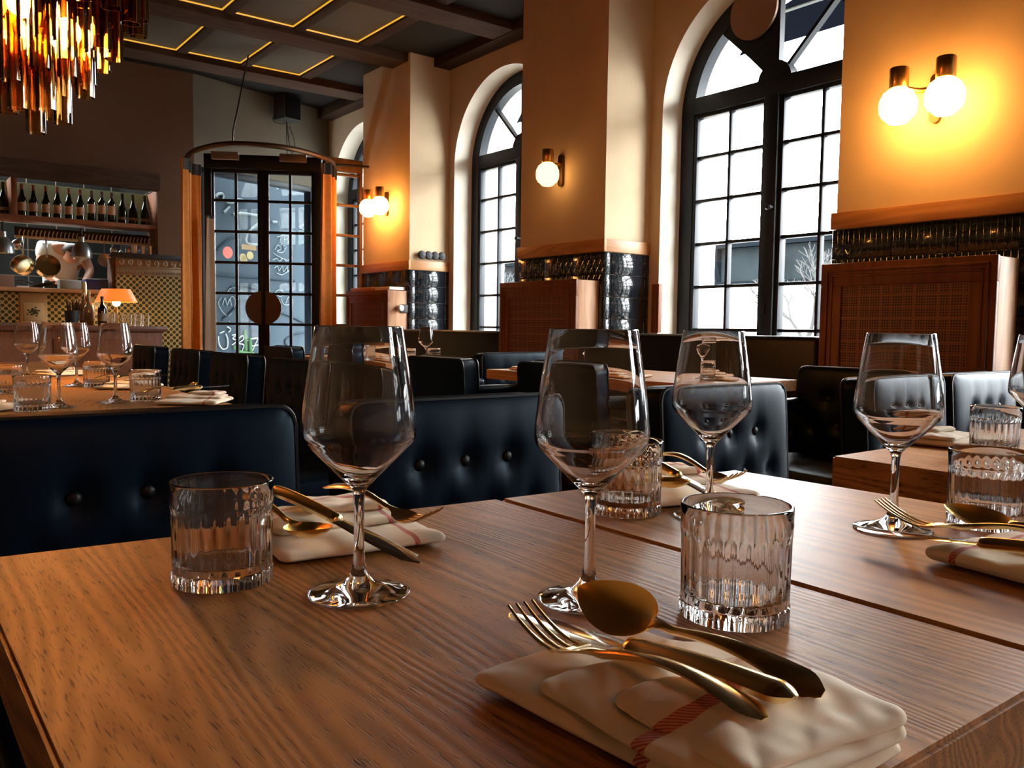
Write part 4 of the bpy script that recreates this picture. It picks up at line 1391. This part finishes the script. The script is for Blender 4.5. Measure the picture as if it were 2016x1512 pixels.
for x, y, rz, lb, g in (
    (.36, 1.45, 0, 'dark tufted leather chair directly behind the left foreground tumbler', G1),
    (.985, 1.44, 0, 'dark tufted chair seen between the two tall foreground wine glasses', G1),
    (1.85, 1.44, 0, 'blue lit tufted chair behind the third wine glass', G1),
    (2.82, 1.45, 0, 'blue lit tufted chair seen through the rightmost full wine glass', G3),
    (3.40, 1.45, 0, 'pale blue lit tufted chair before the large cane cabinet', G3),
    (1.42, 5.87, R(-90), 'farthest tufted chair in the row by the communal table', G2),
    (1.42, 4.97, R(-90), 'second farthest tufted chair in the row by the communal table', G2),
    (1.42, 4.23, R(-90), 'middle tufted chair in the row by the communal table', G2),
    (1.42, 3.42, R(-90), 'fourth tufted chair in the communal row, left of the tall wine glass', G2),
    (1.42, 2.86, R(-90), 'nearest tufted chair in the communal row, seen through the tall wine glass', G2),
    (2.35, 5.62, R(90), 'small dark chair in front of the round door handles', G3),
    (2.35, 4.75, R(90), 'dark chair with its back to us just right of the far entrance', G3),
    (2.36, 3.60, R(90), 'dark chair turned to the window, between the two tall wine glasses', G3),
    (2.46, 2.78, R(90), 'dark chair seen through the second tall wine glass', G3),
    (3.17, 1.88, R(-90), 'black chair turned away from the window, left of the large cane cabinet', G3),
    (3.12, 4.02, 0, 'dark chair against the cabinet by the middle pillar', G3)):
    (cst if rz > 1 or x == 3.17 else csn)(lb, (x, y, 0), rz, g)

# ------------------------------------------------------------------ glassware
def wine_glass():
    t = thing('wine_glass', '', 'glass')
    H = 72
    foot = [(0, 0), (.0400, .0), (.0418, .0007), (.0420, .0013), (.0414, .0020), (.034, .0034), (.022, .0062), (.013, .0102), (.0082, .0150), (.0060, .0205), (.0052, .026)]
    stem = [(.0052, .026), (.0045, .034), (.0042, .045), (.0041, .06), (.0043, .075), (.0050, .083)]
    outer = [(.0050, .083), (.0066, .0875), (.0098, .0910), (.0160, .0972), (.0240, .1052), (.0320, .1132), (.0398, .1210), (.0444, .1258), (.0461, .1300), (.0464, .1355), (.0459, .1430), (.0449, .1530), (.0434, .1660), (.0408, .1840), (.0381, .2010), (.0353, .2185)]
    inner = [(.0344, .2187), (.0371, .2010), (.0398, .1840), (.0424, .1660), (.0439, .1530), (.0449, .1430), (.0453, .1358), (.0449, .1308), (.0432, .1272), (.0386, .1225), (.0310, .1150), (.0228, .1070), (.0142, .0993), (.0075, .0950), (0, .0935)]
    rim = [(.03525, .2193), (.0348, .2196), (.0345, .2192)]
    MB().lathe(foot, H).build('foot', M['winecrystal'], t, fix=False, ang=60)
    MB().lathe(stem, H).build('stem', M['winecrystal'], t, fix=False, ang=60)
    MB().lathe(outer+rim+inner, H).build('bowl', M['winecrystal'], t, fix=False, ang=70)
    return t
gst = Stock(wine_glass)
def tumbler():
    mb = MB()
    n = 24; sub = 6; S = n*sub
    zo = [0, .0012, .004, .0115, .0125, .0138, .018, .03, .045, .058, .063, .0665, .070, .078, .0865]
    rings = []
    for z in zo:
        rg = []
        for k in range(S):
            th = 2*PI*k/S
            ph = (k % sub)/sub
            scal = math.sin(PI*ph)
            if z < .0012: r = .0395
            elif z < .012: r = .0405+.0012*scal
            elif z < .0135: r = .0402
            elif z < .064: r = .0408-.0011*scal*min(1, (z-.0125)/.004)*min(1, max(0, (.0665-z)/.004))
            else: r = .0412
            r += (z/.0865)*.0012
            rg.append(mb.b.verts.new((r*math.cos(th), r*math.sin(th), z)))
        rings.append(rg)
    for z, r in ((.0875, .0420), (.0878, .0412), (.0875, .0404), (.083, .0399), (.06, .0385), (.035, .0376), (.021, .0370), (.0175, .0352), (.0165, .030), (.0160, .015)):
        rings.append([mb.b.verts.new((r*math.cos(2*PI*k/S), r*math.sin(2*PI*k/S), z)) for k in range(S)])
    b0 = mb.b.verts.new((0, 0, .001))
    for k in range(S):
        mb.b.faces.new((rings[0][(k+1) % S], rings[0][k], b0))
    for a, b in zip(rings[:-1], rings[1:]):
        for k in range(S):
            mb.b.faces.new((a[k], a[(k+1) % S], b[(k+1) % S], b[k]))
    t0 = mb.b.verts.new((0, 0, .0158))
    for k in range(S):
        mb.b.faces.new((rings[-1][k], rings[-1][(k+1) % S], t0))
    t = mb.build('tumbler', M['tumblerglass'], None, fix=False, ang=50)
    return tag(t, '', 'glass')
tst = Stock(tumbler)
WG, WL = 'wine glasses on the foreground tables', 'wine glasses on the communal table'
Z = TZ+.0006
for x, y, lb, g in ((.316, .618, 'tall wine glass in front, left of centre', WG), (.461, .497, 'tall wine glass in front right of centre, behind the upturned gold spoon', WG),
                    (.788, .644, 'wine glass farther back, behind the clear foreground tumbler', WG), (.908, .482, 'wine glass on the pale table, in front of the blue lit chair', WG),
                    (1.462, .545, 'wine glass cut by the right picture edge', WG),
                    (.388, 2.43, 'wine glass at the near left of the communal table', WL), (.541, 2.515, 'rightmost wine glass on the communal table', WL), (.573, 3.24, 'wine glass behind the pair on the communal table', WL),
                    (.492, 3.75, 'farthest wine glass on the communal table', WL), (.30, 3.22, 'wine glass at the left picture edge on the communal table', WL),
                    (3.02, 2.55, 'distant wine glass behind the window table tumbler', 'wine glasses on the window tables'), (2.78, 3.08, 'distant wine glass on the middle window table', 'wine glasses on the window tables'),
                    (2.74, 4.47, 'distant wine glass behind the chair, against the tiled pillar', 'wine glasses on the window tables'), (2.56, 4.90, 'farthest wine glass, on the far window table', 'wine glasses on the window tables')):
    gst(lb, (x, y, Z), 0, g)
for x, y, rz, lb, g in ((.237, .716, .1, 'fluted tumbler at left in front of the dark chair', 'tumblers on the foreground tables'), (.5275, .404, .05, 'large clear fluted tumbler in the foreground right of centre', 'tumblers on the foreground tables'),
                    (.722, .715, .1, 'fluted tumbler behind the second tall wine glass', 'tumblers on the foreground tables'), (1.018, .430, .1, 'fluted tumbler at the right edge on the pale table', 'tumblers on the foreground tables'),
                    (1.650, .690, .1, 'fluted tumbler on the table beyond, above the right edge tumbler', 'tumblers on the foreground tables'),
                    (.335, 2.98, 0, 'tumbler at the left picture edge on the communal table', 'tumblers on the communal table'), (.320, 2.375, 0, 'nearest tumbler on the communal table', 'tumblers on the communal table'),
                    (.619, 3.157, 0, 'tumbler behind the rightmost wine glass of the communal table', 'tumblers on the communal table'), (.626, 2.542, 0, 'rightmost tumbler on the communal table', 'tumblers on the communal table'),
                    (2.93, 2.43, 0, 'distant tumbler on the middle window table', 'tumblers on the window tables'), (2.64, 4.50, 0, 'left distant tumbler behind the chair by the tiled pillar', 'tumblers on the window tables'),
                    (2.83, 4.52, 0, 'right distant tumbler behind the chair by the tiled pillar', 'tumblers on the window tables'), (2.52, 4.73, 0, 'farthest tumbler on the far window table', 'tumblers on the window tables')):
    tst(lb, (x, y, Z), rz, g)

# ------------------------------------------------------------------ napkins
def pad(mb, w, d, z0, th, cx=0, cy_=0, rot=0, r=.012, seed=0, wr=.003, wob=.004, warp=None, n=44):
    F, B = [], []
    cr, sr = math.cos(rot), math.sin(rot)
    for j in range(n+1):
        fr, br = [], []
        for i in range(n+1):
            u, v = -1+2*i/n, -1+2*j/n
            u2 = math.sin(u*PI/2); v2 = math.sin(v*PI/2)
            x, y = rounded(u2, v2, w/2, d/2, r)
            if warp:
                x, y = warp(x, y)
            e = max(abs(u2), abs(v2))
            prof = (1-e**7)**.5 if e < 1 else 0
            xx = cx+x*cr-y*sr; yy = cy_+x*sr+y*cr
            q = Vector((xx*14+seed*7, yy*14, seed*3.1))
            xx += wob*noise.noise(q*1.0); yy += wob*noise.noise(q*1.0+Vector((9, 4, 2)))
            wz = noise.noise(Vector((xx*16+yy*9+seed, yy*34-xx*12, seed*1.7)))*wr + noise.noise(Vector((xx*60, yy*60, seed)))*wr*.35 + abs(noise.noise(Vector((xx*22-yy*22, yy*8, seed*2.))))*wr*1.2
            lift = noise.noise(Vector((xx*12, yy*12, seed+5)))*wr*.8
            fr.append(mb.b.verts.new((xx, yy, z0+th*(.5+.5*prof)+wz*(.4+.6*prof)+lift)))
            br.append(mb.b.verts.new((xx, yy, max(z0, z0+th*.5*(1-prof)))))
        F.append(fr); B.append(br)
    for j in range(n):
        for i in range(n):
            mb.b.faces.new((F[j][i], F[j][i+1], F[j+1][i+1], F[j+1][i]))
            mb.b.faces.new((B[j][i], B[j+1][i], B[j+1][i+1], B[j][i+1]))
    per = [(0, i) for i in range(n)] + [(j, n) for j in range(n)] + [(n, n-i) for i in range(n)] + [(n-j, 0) for j in range(n)]
    m_ = len(per)
    for k in range(m_):
        p, q = per[k], per[(k+1) % m_]
        mb.b.faces.new((F[p[0]][p[1]], B[p[0]][p[1]], B[q[0]][q[1]], F[q[0]][q[1]]))
def napkin(name, loc, rz, label, mat, layers, group):
    mb = MB()
    for L in layers:
        pad(mb, **L)
    o = mb.build(name, mat, ang=80)
    o.location = loc
    o.rotation_euler = (0, 0, rz)
    return tag(o, label, 'napkin', group)
NG = 'striped napkins on the foreground tables'
def warp_near(x, y):
    # left back corner drawn out into a point, front right corner rounded back
    if x < 0 and y > 0:
        k = (-x/.075)*(y/.10)
        x -= .006*k; y += .002*k
    if x > 0 and y < 0:
        k = (x/.075)*(-y/.1)
        x -= .014*k
    return x, y
cl1 = cloth('linen_napkin_cloth', [(1, -.035, .009)])
napkin('napkin', (.362, .312, TZ), 0, 'crumpled linen napkin with red stripe under the gold cutlery in front', cl1,
       [dict(w=.140, d=.205, z0=.0005, th=.012, seed=1, wr=.003, wob=.007, warp=warp_near),
        dict(w=.136, d=.150, z0=.010, th=.010, cx=-.001, cy_=-.026, rot=-.04, seed=12, wr=.004, wob=.006),
        dict(w=.122, d=.100, z0=.016, th=.010, cx=.006, cy_=-.046, rot=-.08, seed=2, wr=.0055, wob=.008),
        dict(w=.085, d=.070, z0=.010, th=.008, cx=.040, cy_=.008, rot=.75, seed=6, wr=.003, wob=.004)], NG)
cl2 = cloth('linen_napkin_cloth_with_corner_stripe', [(0, .050, .006), (1, .055, .006)])
lay2 = [dict(w=.170, d=.175, z0=.0005, th=.013, seed=3, wr=.0025, wob=.004), dict(w=.150, d=.110, z0=.012, th=.010, cx=.0, cy_=.028, rot=.04, seed=4, wr=.003, wob=.004), dict(w=.09, d=.07, z0=.021, th=.009, cx=.02, cy_=.045, rot=-.1, seed=5, wr=.003)]
napkin('napkin', (.385, .800, TZ), -.10, 'folded napkin behind the left tall wine glass', cl2, lay2, NG)
n3 = napkin('napkin', (.855, .765, TZ), -.25, 'folded napkin behind the third wine glass', cl2, lay2, NG)
n4 = napkin('napkin', (.868, .300, TZ), -.15, 'folded napkin at the right edge on the pale table', cl2, [dict(w=.160, d=.175, z0=.0005, th=.018, seed=8, wr=.004, wob=.005), dict(w=.10, d=.12, z0=.016, th=.012, cx=.03, cy_=-.02, rot=-.1, seed=9, wr=.004)], NG)
napkin('napkin', (1.715, .800, TZ), .15, 'folded napkin behind the tumbler on the table beyond', cl2, lay2, NG)
far_n = n3.data
NL, NW = 'napkins on the communal table', 'napkins on the window tables'
for x, y, rz, lb, g in ((.720, 2.40, -.6, 'napkin at the right corner of the communal table', NL), (.70, 3.05, -.6, 'second napkin from the corner of the communal table', NL), (.64, 3.93, .3, 'farthest napkin on the communal table', NL), (.215, 2.46, .9, 'napkin at the left picture edge on the communal table', NL),
                        (2.80, 2.78, .3, 'left napkin on the middle window table', NW), (3.06, 2.42, .2, 'napkin right of the distant tumbler on the window table', NW), (3.26, 2.62, .4, 'rightmost napkin on the middle window table', NW), (2.76, 3.45, .1, 'napkin at the far end of the middle window table', NW),
                        (2.62, 4.62, .2, 'napkin on the far window table', NW), (3.02, 4.62, .2, 'second napkin on the far window table, by the pillar', NW)):
    o = bpy.data.objects.new('napkin', far_n)
    C.objects.link(o)
    o.location = (x, y, TZ)
    o.rotation_euler = (0, 0, rz)
    tag(o, 'small ' + lb, 'napkin', g)

# ------------------------------------------------------------------ gilt cutlery
def loft(mb, secs, n=12):
    """secs = (s, width, thickness, z, dish, crown, xoff) along +y"""
    rings = []
    for s_, w, th, z, dish, crown, xo in secs:
        rg = []
        for k in range(n+1):
            t = -1+2*k/n
            q = 1-t*t
            rg.append(mb.b.verts.new((xo+t*w/2, s_, z-dish*q+crown*q)))
        for k in range(n-1, 0, -1):
            t = -1+2*k/n
            q = 1-t*t
            rg.append(mb.b.verts.new((xo+t*w/2, s_, z-dish*q-th*q**.5)))
        rings.append(rg)
    m_ = len(rings[0])
    for a, b in zip(rings[:-1], rings[1:]):
        for k in range(m_):
            mb.b.faces.new((a[k], a[(k+1) % m_], b[(k+1) % m_], b[k]))
    mb.b.faces.new(rings[0][::-1])
    mb.b.faces.new(rings[-1])
    return mb
def handle_secs(L, zoff=0.):
    S = []
    for k in range(22):
        f = (k/21)**1.5
        s_ = f*L
        w = .006+.0155*(1-f)**1.6*(1 if f > .0 else 1)
        if f < .12:
            w *= (.25+.75*math.sin(min(1, f/.12)*PI/2))
        z = zoff+.010*math.sin(f*PI*.95)+.001
        S.append((s_, max(w, .0062 if f > .5 else .0028), (.0026+.0018*f)*min(1, .3+f*6), z, 0, .0016*min(1, .2+f*6), 0))
    return S
def fork():
    t = thing('fork', '', 'fork')
    h = MB()
    S = handle_secs(.118)
    S += [(.126, .0066, .0038, .0020, 0, .001, 0), (.134, .012, .003, .0006, .0, .0005, 0), (.140, .021, .0022, -.0004, .0010, .0, 0), (.148, .0245, .002, -.0020, .0018, 0, 0), (.153, .0250, .002, -.0022, .0018, 0, 0)]
    loft(h, S)
    h.build('handle', M['gold'], t, ang=50)
    ti = MB()
    for k in range(4):
        x = (-1.5+k)*.0066
        ed = .0018*(1-(x/.0125)**2)
        secs = []
        for j in range(9):
            f = j/8
            s_ = .1525+.047*f
            secs.append((s_, .0046*(1-.55*f), .0022*(1-.3*f), -.0022-ed*(1-f)+.017*f**1.8, 0, .0004, x*(1+.02*f)))
        loft(ti, secs, 6)
    ti.build('tines', M['gold'], t, ang=50)
    return t
def spoon():
    t = thing('spoon', '', 'spoon')
    h = MB()
    S = handle_secs(.112)
    S += [(.120, .0062, .0040, .0028, 0, .001, 0), (.127, .0078, .0036, .0022, 0, .0006, 0), (.132, .012, .003, .0012, .0004, 0, 0)]
    loft(h, S)
    h.build('handle', M['gold'], t, ang=50)
    b = MB()
    secs = []
    L = .070
    for j in range(25):
        f = j/24
        s_ = .129+L*f
        # egg outline, widest nearer the handle
        w = .0440*math.sin(PI*(f**.82))**.60 if 0 < f < 1 else .001
        secs.append((s_, max(w, .002), .0014, .0012+.007*f**2.2, .0095*math.sin(PI*f**.8)**.8 if 0 < f < 1 else 0, 0, 0))
    loft(b, secs, 20)
    b.build('bowl', M['gold_in'], t, ang=70)
    return t
def knife():
    t = thing('knife', '', 'knife')
    h = MB()
    S = []
    for k in range(22):
        f = (k/21)**1.5
        w = .0215-.0075*f
        q = math.sin(min(1, f/.1)*PI/2)
        w *= .25+.75*q
        S.append((.112*f, w, .0065*(.15+.85*q), .0065+.002*math.sin(f*PI), 0, .0055*(.1+.9*q), 0))
    S += [(.114, .016, .0062, .0065, 0, .005, 0), (.118, .0155, .0062, .0065, 0, .005, 0), (.121, .010, .004, .0055, 0, .003, 0)]
    loft(h, S)
    h.build('handle', M['gold'], t, ang=50)
    b = MB()
    secs = []
    for j in range(17):
        f = j/16
        w = .0165+.0065*math.sin(f*PI*.75) if f < .85 else (.0165+.0065*math.sin(.85*PI*.75))*math.cos((f-.85)/.15*PI/2*.92)
        secs.append((.120+.125*f, max(w, .001), .0007, .0048-.0030*f, 0, .0007, .0012*f))
    loft(b, secs, 8)
    b.build('blade', M['blade'], t, ang=40)
    return t
M['gold_in'] = plain('bright_gold_plate', (.96, .66, .20), .34, 1.)
M['blade'] = plain('polished_steel_blade', (.72, .66, .58), .10, 1.)
fs, ss, ks = Stock(fork), Stock(spoon), Stock(knife)
def put(o, loc, rx, ry, rz):
    o.location = loc
    o.rotation_euler = (rx, ry, rz)
FG, SG, KG = 'gilt forks', 'gilt spoons', 'gilt handled knives'
NZ = TZ+.0265
put(fs('gold fork tines up, across the crumpled napkin in front', (0, 0, 0), 0, FG), (.3445, .243, NZ+.003), R(-3), 0, R(-1))
put(ss('gold spoon face up, its bowl raised over the napkin edge in front', (0, 0, 0), 0, SG), (.3945, .243, NZ+.003), R(5.5), R(-32), R(3.8))
bpy.data.objects['spoon'].scale = (.95, .85, .95)
put(ks('gold handled knife lying under the front fork and spoon', (0, 0, 0), 0, KG), (.3655, .240, NZ+.004), R(-5.2), 0, R(-1))
# back setting, handles pointing away
put(ks('gold handled knife on the napkin behind the left wine glass', (0, 0, 0), 0, KG), (.345, .882, TZ+.036), R(-7), 0, R(191))
put(fs('gold fork on the napkin behind the left wine glass', (0, 0, 0), 0, FG), (.402, .868, TZ+.040), R(-2), R(10), R(186))
put(ss('gold spoon on the napkin behind the left wine glass', (0, 0, 0), 0, SG), (.305, .862, TZ+.034), R(-1), 0, R(186))
put(ks('gold handled knife on the napkin behind the third wine glass', (0, 0, 0), 0, KG), (.86, .85, TZ+.040), R(-7), 0, R(168))
put(fs('gold fork on the napkin behind the third wine glass', (0, 0, 0), 0, FG), (.905, .835, TZ+.040), R(-2), R(10), R(163))
put(ss('gold spoon on the napkin behind the third wine glass', (0, 0, 0), 0, SG), (.82, .84, TZ+.034), R(-1), 0, R(168))
put(fs('gold fork on the right edge napkin', (0, 0, 0), 0, FG), (.835, .255, TZ+.034), R(0), 0, R(2))
put(ss('gold spoon raised on the right edge napkin', (0, 0, 0), 0, SG), (.885, .235, TZ+.034), R(3), R(-14), R(10))
put(ks('knife with steel blade on the right edge napkin', (0, 0, 0), 0, KG), (.80, .225, TZ+.032), R(-4), 0, R(-3))
for x, y, rz, lb in ((.585, 2.40, -1.0, 'right corner napkin of the communal table'), (.585, 3.02, -1.0, 'second napkin of the communal table'), (.18, 2.40, .5, 'left edge napkin of the communal table')):
    put(fs('small gold fork on the ' + lb, (0, 0, 0), 0, FG), (x, y, TZ+.036), 0, 0, rz)
    put(ks('small gold handled knife on the ' + lb, (0, 0, 0), 0, KG), (x+.06, y-.045, TZ+.037), 0, 0, rz+.03)

# ------------------------------------------------------------------ outside the windows
M['pave'] = plain('pale_pavement', (.15, .15, .145), .9, noise_amt=.1)
o = MB().box(5.15, 60, -25, 90, -.25, -.15).build('street_ground', M['pave'])
struct(o)
tag(MB().box(5.22, 6.35, -4, 12.5, 3.45, 3.52, .01).build('awning', plain('dark_navy_awning', (.003, .004, .007), 1., spec=0.)), 'dark awning over the pavement outside the arched windows', 'awning')
aw_ = thing('awning_slat', 'pale slat under the awning outside, seen through the arches', 'light', (5.5, 5.2, 3.44), 0, 'battens under the awning')  # plain pale slat, gives off no light
MB().box(-.02, .02, -7, 7, -.0, .010, .002).build('batten', plain('pale_batten', (.10, .11, .12), .8, spec=0.), aw_)
dup(aw_, 'second pale batten under the awning, nearer its outer edge', (5.72, 5.2, 3.44))
vd = thing('viaduct', 'grey steel railway viaduct beyond the street, seen through the middle window', 'bridge', (30, 30, 0))
M['vsteel'] = plain('grey_viaduct_steel', (.007, .009, .010), 1., spec=0., noise_amt=.35, noise_scale=.6)
v = MB(); v.box(0, .4, -60, 60, 3.05, 4.55)
v.build('main_girder', M['vsteel'], vd)
v = MB()
v.box(-.3, 0, -60, 60, 2.95, 3.1)
v.box(-.35, .5, -60, 60, 4.55, 4.72)
for k in range(-20, 21):
    v.prism([(-.30, k*2.9, 4.55), (-.30, k*2.9, 3.9), (-.02, k*2.9, 3.1), (-.02, k*2.9, 4.55)], (0, .25, 0))
v.build('brackets', plain('dark_viaduct_steel', (.003, .004, .005), 1., spec=0.), vd)
v = MB()
for k in range(-28, 29):
    v.box(-.1, -.04, k*2.1, k*2.1+.06, 4.72, 6.3)
v.box(-.1, -.04, -60, 60, 6.25, 6.32)
v.build('railing', plain('pale_railing', (.72, .78, .82), .6), vd)
tag(MB().box(46, 47, -20, 90, -.15, 3.3).build('building', plain('white_facade', (.45, .45, .45), .8)), 'white low building far behind the viaduct', 'building')
def tree(x, y, h, seed, lb):
    random.seed(seed)
    t = thing('bare_tree', lb, 'tree', (x, y, -.15), 0, 'bare trees across the street')
    tr_, br_ = MB(), MB()
    def grow(p, d, L, r, n, mb_):
        q = p+d*L
        mb_.tube([p, (p+q)/2+Vector((random.uniform(-.05, .05), random.uniform(-.05, .05), 0))*L, q], [r, r*.85, r*.7], 5)
        if n == 0: return
        for k in range(3):
            dd = (d+Vector((random.uniform(-.7, .7), random.uniform(-.7, .7), random.uniform(-.1, .5)))).normalized()
            grow(q, dd, L*random.uniform(.6, .8), r*.6, n-1, br_)
    grow(Vector((0, 0, 0)), Vector((0, 0, 1)), h*.36, .07, 5, tr_)
    bm_ = plain('grey_bark', (.035, .035, .035), 1., spec=0.)
    tr_.build('trunk', bm_, t)
    br_.build('branches', bm_, t)
tree(14, 18.9, 2.7, 3, 'bare tree seen through the lower panes of the far window')
tree(14, 9.3, 2.4, 4, 'slender bare tree seen low through the right half of the middle window')
pl_ = thing('planter', 'red planter box across the street seen low in the middle window', 'planter', (11, 8.4, .78), 0, 'red planter boxes')
def planter(t):
    MB().box(-.12, .12, -.17, .17, .18, .33, .01).build('box', plain('red_planter_paint', (.75, .25, .20), .6), t)
    MB().box(-.02, .02, -.02, .02, -.93, .18).build('post', plain('pale_post', (.6, .6, .6), .6), t)
planter(pl_)
dup(pl_, 'second red planter box, left of the mullion in the middle window', (11, 9.0, .78), 0)
o = MB().box(-3, 5.15, 9.9, 13, -.25, -.15).build('side_street_ground', M['pave'])
struct(o)
